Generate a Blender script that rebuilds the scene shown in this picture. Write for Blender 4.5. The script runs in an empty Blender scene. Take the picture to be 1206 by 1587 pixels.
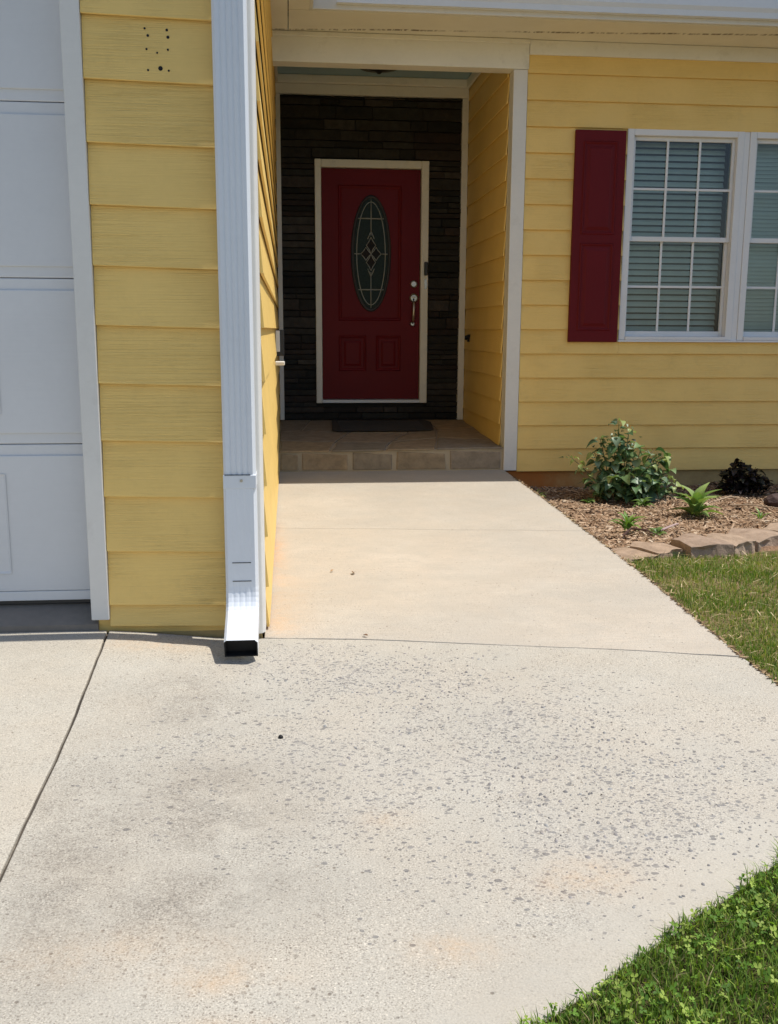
import bpy, math, random
import numpy as np
from mathutils import Vector, Matrix, Quaternion
random.seed(7); rng = np.random.default_rng(7)
S = bpy.context.scene; C = S.collection

# ------------------------------------------------------------------ camera
cam = bpy.data.objects.new('camera', bpy.data.cameras.new('camera')); C.objects.link(cam)
R = ((0.99489, -0.10083, 0.00487), (-0.01376, -0.18323, -0.98297), (0.10000, 0.97789, -0.18368))
M = Matrix((R[0], [-v for v in R[1]], [-v for v in R[2]])).transposed().to_4x4()
M.translation = Vector((0, 0, 1.06)); cam.matrix_world = M
cam.data.sensor_fit = 'HORIZONTAL'; cam.data.sensor_width = 36; cam.data.lens = 45.16
cam.data.clip_start = .05; cam.data.clip_end = 1500
S.camera = cam
# ------------------------------------------------------------------ sky and sun
SUN = Vector((1.0, .006, 2.30)).normalized()
w = bpy.data.worlds.new('World'); S.world = w; w.use_nodes = True
nt = w.node_tree; bg = nt.nodes['Background']
sky = nt.nodes.new('ShaderNodeTexSky'); sky.sky_type = 'NISHITA'; sky.sun_disc = False
sky.sun_elevation = math.asin(SUN.z); sky.sun_rotation = math.atan2(SUN.x, SUN.y)
nt.links.new(sky.outputs[0], bg.inputs[0]); bg.inputs[1].default_value = .135
sl = bpy.data.lights.new('sun', 'SUN'); sl.energy = 4.3; sl.angle = math.radians(.53); sl.color = (1, .955, .88)
sun = bpy.data.objects.new('sun', sl); C.objects.link(sun); sun.rotation_euler = SUN.to_track_quat('Z', 'Y').to_euler()
S.view_settings.view_transform = 'Standard'; S.view_settings.look = 'None'
S.view_settings.exposure = 0.13; S.view_settings.gamma = 1; S.view_settings.use_curve_mapping = False
S.render.engine = 'CYCLES'
S.cycles.max_bounces = 8; S.cycles.diffuse_bounces = 4; S.cycles.transparent_max_bounces = 12

# ------------------------------------------------------------------ material helpers
class NT:
    def __init__(s, name, rough=.6, spec=.5):
        s.m = bpy.data.materials.new(name); s.m.use_nodes = True; s.t = s.m.node_tree
        s.b = s.t.nodes['Principled BSDF']; s.b.inputs['Roughness'].default_value = rough
        s.b.inputs['Specular IOR Level'].default_value = spec
    def n(s, typ, **k):
        x = s.t.nodes.new(typ)
        for a, v in k.items():
            if hasattr(x, a): setattr(x, a, v)
            else: x.inputs[a.replace('_', ' ')].default_value = v
        return x
    def l(s, a, b): s.t.links.new(a, b)
    def obj(s, scale=(1, 1, 1), rnd=0.):
        tc = s.n('ShaderNodeTexCoord'); mp = s.n('ShaderNodeMapping'); mp.inputs['Scale'].default_value = scale
        if rnd:
            oi = s.n('ShaderNodeObjectInfo'); ml = s.n('ShaderNodeMath', operation='MULTIPLY'); ml.inputs[1].default_value = rnd
            s.l(oi.outputs['Random'], ml.inputs[0]); s.l(ml.outputs[0], mp.inputs['Location'])
        s.l(tc.outputs['Object'], mp.inputs['Vector']); return mp.outputs[0]
    def pos(s): return s.n('ShaderNodeNewGeometry').outputs['Position']
    def noise(s, vec, scale, detail=4, rough=.55, dist=0.):
        x = s.n('ShaderNodeTexNoise'); x.inputs['Scale'].default_value = scale; x.inputs['Detail'].default_value = detail
        x.inputs['Roughness'].default_value = rough; x.inputs['Distortion'].default_value = dist
        if vec is not None: s.l(vec, x.inputs['Vector'])
        return x.outputs['Fac']
    def ramp(s, fac, *stops):
        r = s.n('ShaderNodeValToRGB'); e = r.color_ramp.elements
        while len(e) < len(stops): e.new(.5)
        for i, (p, c) in enumerate(stops):
            e[i].position = p; e[i].color = (c, c, c, 1) if not hasattr(c, '__len__') else (*c, 1)
        s.l(fac, r.inputs[0]); return r.outputs[0]
    def math(s, op, a, b=0., clamp=False):
        x = s.n('ShaderNodeMath', operation=op); x.use_clamp = clamp
        for i, v in enumerate((a, b)):
            if isinstance(v, (int, float)): x.inputs[i].default_value = v
            else: s.l(v, x.inputs[i])
        return x.outputs[0]
    def mix(s, fac, a, b, mode='MIX'):
        x = s.n('ShaderNodeMix', data_type='RGBA', blend_type=mode); x.clamp_result = False
        for sock, v in ((x.inputs[0], fac), (x.inputs[6], a), (x.inputs[7], b)):
            if isinstance(v, (int, float)): sock.default_value = v
            elif isinstance(v, tuple): sock.default_value = (*v, 1)
            else: s.l(v, sock)
        return x.outputs[2]
    def blob(s, pos, cx, cy, rx, ry, ang=0., power=2.):
        mp = s.n('ShaderNodeMapping', vector_type='TEXTURE'); mp.inputs['Location'].default_value = (cx, cy, 0)
        mp.inputs['Rotation'].default_value = (0, 0, ang); mp.inputs['Scale'].default_value = (rx, ry, 1e5)
        s.l(pos, mp.inputs['Vector'])
        d = s.n('ShaderNodeVectorMath', operation='DOT_PRODUCT'); s.l(mp.outputs[0], d.inputs[0]); s.l(mp.outputs[0], d.inputs[1])
        e = s.math('MULTIPLY', d.outputs['Value'], -1.); return s.math('EXPONENT', e)
    def bump(s, h, strength=.2, dist=.002):
        b = s.n('ShaderNodeBump'); b.inputs['Strength'].default_value = strength; b.inputs['Distance'].default_value = dist
        s.l(h, b.inputs['Height']); s.l(b.outputs[0], s.b.inputs['Normal']); return b
    def col(s, c):
        if isinstance(c, tuple): s.b.inputs['Base Color'].default_value = (*c, 1)
        else: s.l(c, s.b.inputs['Base Color'])
        return s

def painted(name, c, rough=.5, var=.10, grain=0., grainscale=(2.5, 2.5, 70), rnd=20., dirt=0., spec=.4):
    a = NT(name, rough, spec); v = a.obj(rnd=rnd)
    n1 = a.noise(v, 2.2, 5); n2 = a.noise(v, 45, 3)
    f = a.math('ADD', a.math('MULTIPLY', n1, .75), a.math('MULTIPLY', n2, .25))
    lo = tuple(x * (1 - var) for x in c); hi = tuple(x * (1 + var) for x in c)
    cc = a.ramp(f, (.3, lo), (.7, hi))
    if dirt:
        d = a.ramp(a.noise(v, 9, 6, .7), (.56, 0.), (.75, dirt)); cc = a.mix(d, cc, (.16, .12, .07))
    a.col(cc)
    if grain:
        g = a.noise(a.obj(grainscale, rnd), 1.6, 5, .6, 1.2); gm = a.ramp(a.noise(v, 3.3, 2), (.35, .15), (.65, 1.))
        cc = a.mix(a.ramp(a.math('MULTIPLY', g, gm), (.30, .0), (.62, .05)), cc, tuple(x * .62 for x in c)); a.col(cc)
        a.bump(a.math('MULTIPLY', g, gm), grain, .006)
    else: a.bump(n2, .06, .001)
    return a.m

YEL = (.85, .585, .185)
m_side = painted('yellow_siding_paint', YEL, .5, .05, .9, (1.6, 2.5, 95), dirt=.10)
m_sideY = painted('yellow_siding_paint_side', YEL, .5, .07, .55)
m_white = painted('white_trim_paint', (.72, .70, .655), .45, .05, .05, dirt=.12)
m_cream = painted('cream_trim_paint', (.78, .75, .66), .5, .06, .05, dirt=.18)
m_garage = painted('garage_door_enamel', (.66, .665, .67), .42, .04, .16, (1.2, 1.2, 60))
m_alu = painted('white_aluminium', (.71, .74, .78), .33, .04)
m_vinyl = painted('white_vinyl', (.74, .74, .74), .35, .03, dirt=.08)
m_shut = painted('burgundy_vinyl', (.120, .006, .009), .55, .08, .12, (30, 2, 2), spec=.18)
m_door = painted('red_door_paint', (.135, .007, .010), .45, .1, .08, (40, 2, 1.5), spec=.15)
m_black = painted('black_rubber', (.008, .008, .009), .7, .2)
m_mat = painted('worn_mat_fibre', (.05, .044, .038), .95, .3, .3, (60, 60, 60))
m_dark = painted('dark_plastic', (.03, .03, .032), .4, .2)
m_nickel = NT('satin_nickel', .32); m_nickel.col((.50, .47, .42)); m_nickel.b.inputs['Metallic'].default_value = 1; m_nickel = m_nickel.m
m_came = NT('lead_came', .4); m_came.col((.36, .37, .34)); m_came = m_came.m
m_ceil = painted('blue_ceiling_paint', (.32, .46, .52), .6, .05)
a = NT('foundation_stucco', .85, .2); p = a.pos(); n = a.noise(p, 9, 6, .65); sx = a.n('ShaderNodeSeparateXYZ'); a.l(p, sx.inputs[0])
cl = a.ramp(a.math('ADD', sx.outputs[0], a.math('MULTIPLY', n, .5)), (0, 1.), (1, 1.)) if 0 else a.math('MULTIPLY', a.math('SUBTRACT', 2.75, a.math('ADD', sx.outputs[0], a.math('MULTIPLY', n, .6))), 1.8, True)
cl = a.math('MULTIPLY', cl, a.math('GREATER_THAN', sx.outputs[0], 1.))
c = a.mix(a.ramp(n, (.35, .5), (.65, 0.)), (.52, .38, .17), (.26, .18, .08)); c = a.mix(cl, c, (.46, .17, .045)); a.col(c); a.bump(a.noise(p, 60, 4), .3, .004); m_found = a.m
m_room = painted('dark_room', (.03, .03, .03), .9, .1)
m_blind = painted('blind_slat_vinyl', (.78, .80, .78), .5, .04)
m_shingle = painted('roof_shingle', (.09, .085, .08), .9, .3, .2, (8, 8, 8))

def glass(name, tint, rough=.02):
    a = NT(name); out = a.t.nodes['Material Output']; a.t.nodes.remove(a.b)
    tr = a.n('ShaderNodeBsdfTransparent'); tr.inputs[0].default_value = (*tint, 1)
    gl = a.n('ShaderNodeBsdfGlossy'); gl.inputs['Roughness'].default_value = rough
    fr = a.n('ShaderNodeFresnel'); fr.inputs[0].default_value = 1.52
    mx = a.n('ShaderNodeMixShader'); f = a.math('MULTIPLY', fr.outputs[0], 1.5, True)
    a.l(f, mx.inputs[0]); a.l(tr.outputs[0], mx.inputs[1]); a.l(gl.outputs[0], mx.inputs[2]); a.l(mx.outputs[0], out.inputs[0])
    return a.m
m_pane = glass('window_glass', (.76, .85, .81))
a = NT('leaded_glass', .35, .15); a.col(a.ramp(a.noise(a.obj(), 60, 3), (.3, (.008, .018, .014)), (.7, (.022, .038, .030))))
a.bump(a.noise(a.obj(), 90, 2), .5, .003); m_oval = a.m

# concrete ---------------------------------------------------------
def concrete(name, kind):
    a = NT(name, .88, .2); p = a.pos()
    big = a.noise(p, 1.3, 5, .6); mid = a.noise(p, 9, 6, .7); fine = a.noise(p, 120, 3, .6); vf = a.noise(p, 260, 3, .7)
    base = {'walk': (.475, .432, .365), 'apron': (.445, .415, .354), 'drive': (.462, .426, .358)}[kind]
    c = a.mix(a.ramp(big, (.35, 0.), (.65, 1.)), tuple(x * .94 for x in base), tuple(x * 1.06 for x in base))
    c = a.mix(a.ramp(mid, (.42, .0), (.70, .35)), c, tuple(x * .80 for x in base))
    rub = a.ramp(a.noise(p, 3.1, 4, .6), (.40, 0.), (.62, .35)); c = a.mix(rub, c, (base[0] * 1.02, base[1] * .95, base[2] * .88))
    sp = {'walk': .62, 'apron': 1.0, 'drive': .65}[kind]
    def blobs(lst):
        b = None
        for cx, cy, rx, ry, an in lst:
            q = a.blob(p, cx, cy, rx, ry, an); b = q if b is None else a.math('MAXIMUM', b, q)
        return b
    amount = None
    if kind == 'apron':                      # a smooth trowelled margin runs along the curved edge
        sx = a.n('ShaderNodeSeparateXYZ'); a.l(p, sx.inputs[0])
        d = a.math('ADD', a.math('MULTIPLY', a.math('SUBTRACT', sx.outputs[0], .37), -.578), a.math('MULTIPLY', a.math('SUBTRACT', sx.outputs[1], 1.325), .816))
        d = a.math('ADD', d, a.math('MULTIPLY', a.math('SUBTRACT', a.noise(p, 7, 4, .6), .5), .12))
        amount = a.math('MULTIPLY', a.ramp(d, (.07, .35), (.15, 1.)), a.ramp(a.noise(p, 5, 4, .6), (.3, .55), (.6, 1.)))
    def amt(f): return f if amount is None else a.math('MULTIPLY', f, amount)
    # grit showing in the worn skin: many small grains of several sizes
    hgt = a.math('MULTIPLY', fine, .7)
    for sc, lo, hi, k in ((70, .84, .05, .5), (115, .60, .06, .68), (190, .46, .08, .7)):
        vo = a.n('ShaderNodeTexVoronoi'); vo.inputs['Scale'].default_value = sc; a.l(p, vo.inputs['Vector'])
        sep = a.n('ShaderNodeSeparateColor'); a.l(vo.outputs['Color'], sep.inputs[0])
        inside = a.ramp(a.math('ADD', vo.outputs['Distance'], a.math('MULTIPLY', sep.outputs[1], .25)), (.34, 1.), (.42, 0.))
        on = a.math('GREATER_THAN', sep.outputs[0], lo)
        g = a.ramp(sep.outputs[2], (0., (.15, .13, .11)), (.35, (.26, .22, .18)), (.6, (.36, .30, .23)), (.8, (.72, .66, .55)), (1., (.20, .18, .17)))
        m = a.math('MULTIPLY', a.math('MULTIPLY', on, inside), k * sp); m = amt(m); c = a.mix(m, c, g); hgt = a.math('ADD', hgt, a.math('MULTIPLY', m, .35))
    c = a.mix(amt(a.ramp(vf, (.36, .75 * sp), (.47, 0.))), c, (.17, .145, .115)); c = a.mix(amt(a.ramp(vf, (.56, 0.), (.66, .55 * sp))), c, (.78, .72, .60))
    wob = a.noise(p, 6, 6, .7); wob2 = a.noise(p, 34, 5, .75)
    def stain(c, cx, cy, rx, ry, ang, col, am):
        b = a.math('MULTIPLY', a.blob(p, cx, cy, rx, ry, ang), a.math('MULTIPLY', a.ramp(wob, (.34, .1), (.62, 1.)), a.ramp(wob2, (.36, .35), (.62, 1.))))
        return a.mix(a.math('MULTIPLY', b, am), c, col)
    if kind == 'walk':
        c = stain(c, -.06, 3.6, .10, .7, 0, (.62, .38, .20), .6); c = stain(c, -.08, 4.7, .05, .5, 0, (.62, .30, .10), .9)
        c = stain(c, .5, 4.4, .8, .6, .2, (.56, .47, .37), .5); c = stain(c, 1.2, 3.2, .4, .3, 0, (.56, .47, .37), .5)
        c = stain(c, .2, 5.0, .6, .2, 0, (.42, .36, .28), .5); c = stain(c, .9, 6.4, .5, .3, 0, (.40, .35, .28), .45); c = stain(c, .1, 3.9, .3, .2, 0, (.40, .33, .25), .4)
        br = a.n('ShaderNodeMapping'); br.inputs['Scale'].default_value = (2.0, 60, 1); a.l(p, br.inputs[0]); bn = a.noise(br.outputs[0], 2.5, 4, .6)
        c = a.mix(a.ramp(bn, (.40, .22), (.55, 0.)), c, (.34, .30, .25))
        c = a.mix(a.ramp(a.noise(p, 2.3, 6, .7), (.40, .30), (.58, 0.)), c, (.36, .33, .28)); hgt = a.math('ADD', hgt, a.math('MULTIPLY', bn, .6))
    vo = a.n('ShaderNodeTexVoronoi'); vo.inputs['Scale'].default_value = 38; a.l(p, vo.inputs['Vector']); sep = a.n('ShaderNodeSeparateColor'); a.l(vo.outputs['Color'], sep.inputs[0])
    pore = a.math('MULTIPLY', a.math('GREATER_THAN', sep.outputs[0], .86), a.ramp(vo.outputs['Distance'], (.08, 1.), (.16, 0.)))
    c = a.mix(a.math('MULTIPLY', pore, .75), c, (.16, .13, .10)); hgt = a.math('SUBTRACT', hgt, a.math('MULTIPLY', pore, .8))
    if kind == 'apron':
        band = blobs(((.22, 2.86, .42, .26, -.5), (.58, 2.40, .55, .46, -.9), (.90, 2.1, .45, .36, -.6), (.62, 1.86, .42, .30, 0), (.2, 2.3, .5, .4, 0)))
        band = a.math('MULTIPLY', band, a.ramp(a.noise(p, 4, 4, .6), (.30, .35), (.6, 1.15)), True)
        band = amt(band)
        for sc, am in ((66, .75), (100, .8), (150, .8)):
            vo = a.n('ShaderNodeTexVoronoi'); vo.inputs['Scale'].default_value = sc
            mp = a.n('ShaderNodeMapping'); mp.inputs['Rotation'].default_value = (0, 0, sc * .1); mp.inputs['Scale'].default_value = (.8, 1.1, 1); a.l(p, mp.inputs[0]); a.l(mp.outputs[0], vo.inputs['Vector'])
            sep = a.n('ShaderNodeSeparateColor'); a.l(vo.outputs['Color'], sep.inputs[0])
            on = a.math('GREATER_THAN', a.math('ADD', a.math('MULTIPLY', band, .46), sep.outputs[0]), 1.02)
            d = a.math('ADD', vo.outputs['Distance'], a.math('MULTIPLY', a.noise(p, sc * 2.2, 2), .30)); rad = a.math('ADD', .26, a.math('MULTIPLY', sep.outputs[1], .24))
            msk = a.math('MULTIPLY', a.math('MULTIPLY', on, a.math('LESS_THAN', d, a.math('ADD', rad, .12))), am)
            stone = a.ramp(sep.outputs[2], (.0, (.11, .105, .105)), (.35, (.21, .20, .195)), (.7, (.31, .28, .245)), (1., (.15, .15, .15)))
            c = a.mix(msk, c, stone); hgt = a.math('ADD', hgt, a.math('MULTIPLY', msk, .5))
        c = a.mix(a.math('MULTIPLY', band, .20), c, (.42, .40, .37))
        # grey grime, speckled
        gr = blobs(((-.24, 2.14, .26, .16, .3), (-.42, 2.05, .18, .26, 0), (-.16, 1.98, .22, .14, 0), (-.46, 1.75, .14, .35, 0), (-.30, 2.72, .14, .2, .2), (-.2, 1.72, .3, .14, 0)))
        gr = a.math('MULTIPLY', gr, a.ramp(wob, (.36, .1), (.60, 1.)))
        c = a.mix(a.math('MULTIPLY', gr, a.ramp(a.noise(p, 70, 5, .75), (.40, .66), (.60, .12))), c, (.23, .20, .165))
        c = a.mix(a.math('MULTIPLY', gr, a.ramp(a.noise(p, 170, 4, .75), (.40, .62), (.50, 0.))), c, (.12, .11, .095))
        for cx, cy, rx, ry, am in ((-.12, 1.465, .10, .035, .6), (.28, 1.52, .08, .05, .5), (.56, 1.70, .10, .07, .5), (.2, 1.98, .06, .04, .3), (-.44, 3.15, .16, .07, .5), (-.1, 1.36, .08, .02, .4), (-.33, 1.55, .2, .06, .3)):
            c = stain(c, cx, cy, rx, ry, 0, (.56, .36, .19), am)
    a.bump(a.math('ADD', hgt, a.math('MULTIPLY', mid, .5)), .5, .004)
    a.col(c); return a.m
m_walk = concrete('smooth_concrete', 'walk'); m_apron = concrete('worn_concrete', 'apron'); m_drive = concrete('driveway_concrete', 'drive')
m_joint = painted('joint_filler', (.06, .05, .04), .9, .5)
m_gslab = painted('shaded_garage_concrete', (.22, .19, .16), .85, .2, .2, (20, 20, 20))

# stone, soil, plants (per-vertex tint gives each chip, blade or leaf its own colour)
def tinted(name, rough=.6, spec=.3, trans=0., bump=None):
    a = NT(name, rough, spec); at = a.n('ShaderNodeAttribute', attribute_name='tint'); c = at.outputs['Color']
    if bump: a.bump(a.noise(a.obj(), bump[0], 4), bump[1], .003)
    a.col(c)
    if trans:
        out = a.t.nodes['Material Output']; tl = a.n('ShaderNodeBsdfTranslucent'); a.l(a.mix(1., c, (1.1, 1.2, .55), 'MULTIPLY'), tl.inputs[0])
        mx = a.n('ShaderNodeMixShader'); mx.inputs[0].default_value = trans; a.l(a.b.outputs[0], mx.inputs[1]); a.l(tl.outputs[0], mx.inputs[2]); a.l(mx.outputs[0], out.inputs[0])
    return a.m
m_grass = tinted('grass_blade', .55, .25, .35); m_leaf = tinted('leaf', .42, .45, .28); m_chip = tinted('mulch_chip', .9, .1)
m_darkleaf = tinted('purple_leaf', .5, .3, .1); m_pebble = tinted('pebble', .7, .3)
def stone(name, cols, bump=.6, rough=.8, sc=14):
    a = NT(name, rough, .25); v = a.obj(rnd=30.); oi = a.n('ShaderNodeObjectInfo')
    b = a.ramp(oi.outputs['Random'], *[(i / (len(cols) - 1), c) for i, c in enumerate(cols)])
    n = a.noise(v, sc, 6, .65); c = a.mix(a.ramp(n, (.35, .55), (.65, 0.)), b, tuple(x * .45 for x in cols[0]))
    a.col(c); a.bump(a.math('ADD', n, a.math('MULTIPLY', a.noise(v, sc * 6, 4), .4)), bump, .008); return a.m
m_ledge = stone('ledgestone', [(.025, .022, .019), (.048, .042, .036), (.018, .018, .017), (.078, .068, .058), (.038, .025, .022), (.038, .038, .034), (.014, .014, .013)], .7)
m_flag = stone('flagstone', [(.34, .26, .165), (.43, .31, .18), (.28, .24, .18), (.38, .29, .20), (.47, .33, .18)], .35)
m_mortar = painted('pale_mortar', (.42, .34, .23), .9, .15, .2, (30, 30, 30))
m_edge = stone('edging_stone', [(.36, .25, .17), (.42, .31, .22), (.33, .24, .18), (.39, .28, .195)], 1., .9, 16)
a = NT('bed_soil', .95, .1); p = a.pos(); n = a.noise(p, 6, 6, .65); f = a.noise(p, 70, 4, .7)
c = a.ramp(n, (.3, (.20, .115, .065)), (.6, (.33, .205, .125))); c = a.mix(a.ramp(f, (.35, .65), (.6, 0.)), c, (.10, .06, .04)); a.col(c); a.bump(a.math('ADD', n, f), .8, .012); m_soil = a.m
a = NT('lawn_soil', .95, .1); p = a.pos(); n = a.noise(p, 5, 6, .65); f = a.noise(p, 60, 4, .7)
sx = a.n('ShaderNodeSeparateXYZ'); a.l(p, sx.inputs[0]); lush = a.ramp(a.math('ADD', sx.outputs[1], a.math('MULTIPLY', n, 1.2)), (2.9 / 4, 1.), (3.6 / 4, 0.)) if 0 else a.math('MULTIPLY', a.math('SUBTRACT', 3.1, a.math('ADD', sx.outputs[1], a.math('MULTIPLY', n, 1.0))), 2.0, True)
c = a.mix(lush, a.ramp(n, (.3, (.14, .115, .05)), (.6, (.25, .185, .095))), a.ramp(n, (.3, (.035, .035, .014)), (.6, (.08, .065, .03)))); c = a.mix(a.ramp(f, (.35, .6), (.6, 0.)), c, (.05, .05, .015)); a.col(c); a.bump(a.math('ADD', n, f), .8, .012); m_lawn = a.m
# soffit paint with the row of mildew along its seam
a = NT('soffit_paint', .55, .3); p = a.pos(); sx = a.n('ShaderNodeSeparateXYZ'); a.l(p, sx.inputs[0])
lin = a.math('ADD', a.math('MULTIPLY', sx.outputs[0], -.078), 7.16 + .125)    # the stain wanders slightly along the seam
lin = a.math('ADD', lin, a.math('MULTIPLY', a.math('SUBTRACT', a.noise(p, 2.0, 3), .5), .05))
dy = a.math('ABSOLUTE', a.math('SUBTRACT', sx.outputs[1], lin))
mp = a.n('ShaderNodeMapping'); mp.inputs['Scale'].default_value = (34, 6, 1); a.l(p, mp.inputs[0])
sp = a.math('MULTIPLY', a.ramp(a.noise(mp.outputs[0], 1., 3, .7), (.42, 0.), (.56, 1.)), a.ramp(dy, (.010, 1.), (.024, 0.)))
sp = a.math('MULTIPLY', sp, a.ramp(a.noise(p, 1.7, 3), (.36, .15), (.6, .9)))
a.col(a.mix(sp, a.ramp(a.noise(p, 4, 4), (.3, (.74, .70, .58)), (.7, (.80, .76, .64))), (.10, .06, .02))); m_soffit = a.m

# ------------------------------------------------------------------ mesh helpers
WP = {}
class MB:
    def __init__(s): s.v = []; s.f = []; s.mi = []; s.cur = 0
    def add(s, vs, fs):
        o = len(s.v); s.v += [tuple(q) for q in vs]; s.f += [tuple(i + o for i in f) for f in fs]; s.mi += [s.cur] * len(fs); return s
    def box(s, x0, x1, y0, y1, z0, z1):
        return s.add([(x0, y0, z0), (x1, y0, z0), (x1, y1, z0), (x0, y1, z0), (x0, y0, z1), (x1, y0, z1), (x1, y1, z1), (x0, y1, z1)],
                     [(0, 3, 2, 1), (4, 5, 6, 7), (0, 1, 5, 4), (1, 2, 6, 5), (2, 3, 7, 6), (3, 0, 4, 7)])
    def prism(s, poly, z0, z1):                    # plan polygon, counter-clockwise
        n = len(poly); vs = [(x, y, z0) for x, y in poly] + [(x, y, z1) for x, y in poly]
        return s.add(vs, [tuple(range(n - 1, -1, -1)), tuple(range(n, 2 * n))] + [(i, (i + 1) % n, n + (i + 1) % n, n + i) for i in range(n)])
    def loft(s, rings, caps=True, closed=True):
        n = len(rings[0]); vs = [q for r in rings for q in r]; fs = []
        for k in range(len(rings) - 1):
            for i in range(n if closed else n - 1):
                j = (i + 1) % n; fs.append((k * n + i, k * n + j, (k + 1) * n + j, (k + 1) * n + i))
        if caps: fs += [tuple(range(n - 1, -1, -1)), tuple(range((len(rings) - 1) * n, len(rings) * n))]
        return s.add(vs, fs)
    def tube(s, pts, r, n=6, caps=True, closed=False):
        pts = [Vector(q) for q in pts]; rings = []; N = len(pts)
        for i, q in enumerate(pts):
            d = (pts[(i + 1) % N if closed else min(i + 1, N - 1)] - pts[(i - 1) % N if closed else max(i - 1, 0)]).normalized()
            u = d.cross(Vector((0, 0, 1)) if abs(d.z) < .9 else Vector((0, 1, 0))).normalized(); v = d.cross(u)
            rr = r[i] if hasattr(r, '__len__') else r
            rings.append([q + rr * (math.cos(t * 2 * math.pi / n) * u + math.sin(t * 2 * math.pi / n) * v) for t in range(n)])
        if closed: rings.append(rings[0]); caps = False
        return s.loft(rings, caps)
def obj(name, mb, mat, parent=None, bevel=0., smooth=False, origin=None, kind=None, label=None):
    vs = mb.v; 
    if origin is None:
        if parent is None and kind: origin = Vector((0, 0, 0))
        else:
            lo = [min(q[i] for q in vs) for i in range(3)]; hi = [max(q[i] for q in vs) for i in range(3)]
            origin = Vector([(l + h) / 2 for l, h in zip(lo, hi)])
    origin = Vector(origin)
    me = bpy.data.meshes.new(name); me.from_pydata([(q[0] - origin.x, q[1] - origin.y, q[2] - origin.z) for q in vs], [], mb.f)
    for m in (mat if isinstance(mat, (list, tuple)) else [mat]): me.materials.append(m)
    if max(mb.mi or [0]): me.polygons.foreach_set('material_index', mb.mi)
    if smooth: me.polygons.foreach_set('use_smooth', [True] * len(me.polygons))
    me.update(); o = link(name, me, parent, origin)
    if bevel:
        b = o.modifiers.new('bevel', 'BEVEL'); b.width = bevel; b.segments = 2; b.limit_method = 'ANGLE'
    if kind: o['kind'] = kind
    if label: o['label'] = label
    return o
def link(name, data, parent=None, loc=(0, 0, 0), rot=None):
    o = bpy.data.objects.new(name, data); C.objects.link(o); loc = Vector(loc); WP[o] = loc
    if parent: o.parent = parent; o.location = loc - WP[parent]
    else: o.location = loc
    if rot: o.rotation_euler = rot
    return o
def tag(o, label, cat, group=None):
    o['label'] = label; o['category'] = cat
    if group: o['group'] = group
    return o
def thing(name, loc, label, cat, group=None): return tag(link(name, None, None, loc), label, cat, group)
def box(name, mat, parent, x0, x1, y0, y1, z0, z1, bevel=.003, **k): return obj(name, MB().box(x0, x1, y0, y1, z0, z1), mat, parent, bevel, **k)
def tint(o, cols):                                   # per-vertex colours as a plain attribute
    at = o.data.attributes.new('tint', 'FLOAT_COLOR', 'POINT'); arr = np.ones((len(o.data.vertices), 4), np.float32); arr[:, :3] = cols
    at.data.foreach_set('color', arr.ravel())
def npmesh(name, V, F, mat, cols, kind='stuff', parent=None):
    me = bpy.data.meshes.new(name); me.vertices.add(len(V)); me.vertices.foreach_set('co', np.asarray(V, np.float32).ravel())
    k = F.shape[1]; me.loops.add(F.size); me.loops.foreach_set('vertex_index', F.ravel().astype(np.int32))
    me.polygons.add(len(F)); me.polygons.foreach_set('loop_start', (np.arange(len(F)) * k).astype(np.int32)); me.polygons.foreach_set('loop_total', np.full(len(F), k, np.int32))
    me.update(calc_edges=True); me.materials.append(mat); o = link(name, me, parent); tint(o, cols)
    if kind: o['kind'] = kind
    return o

# ------------------------------------------------------------------ ground heights and the outline of the concrete
EY = np.array([-9, .3, .9, 1.13, 1.325, 1.53, 1.72, 1.87, 2.02, 2.2, 2.45, 2.7, 2.96, 4.18, 6., 7.35])
EX = np.array([-.5, -.5, -.22, .10, .395, .69, .965, 1.145, 1.28, 1.395, 1.458, 1.476, 1.48, 1.556, 1.615, 1.64])
xedge = lambda y: np.interp(y, EY, EX)
def sm(a_, b_, t): t = np.clip((t - a_) / (b_ - a_), 0, 1); return t * t * (3 - 2 * t)
def gz(x, y): return .006 - .031 * sm(2.2, 3.4, y) - .13 * sm(4.0, 6.6, y) + .012 * np.sin(x * 5.1 + y * 2) * np.sin(y * 4.3 - x) * sm(0, .5, x - xedge(y))
def cz(x, y): return .045 * sm(-.12, -.66, x) * sm(2.2, 3.2, y)      # the slabs rise a little towards the garage
YF, YG, YD, XL, XR = 7.35, 3.30, 9.10, -.105, 1.64

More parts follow.
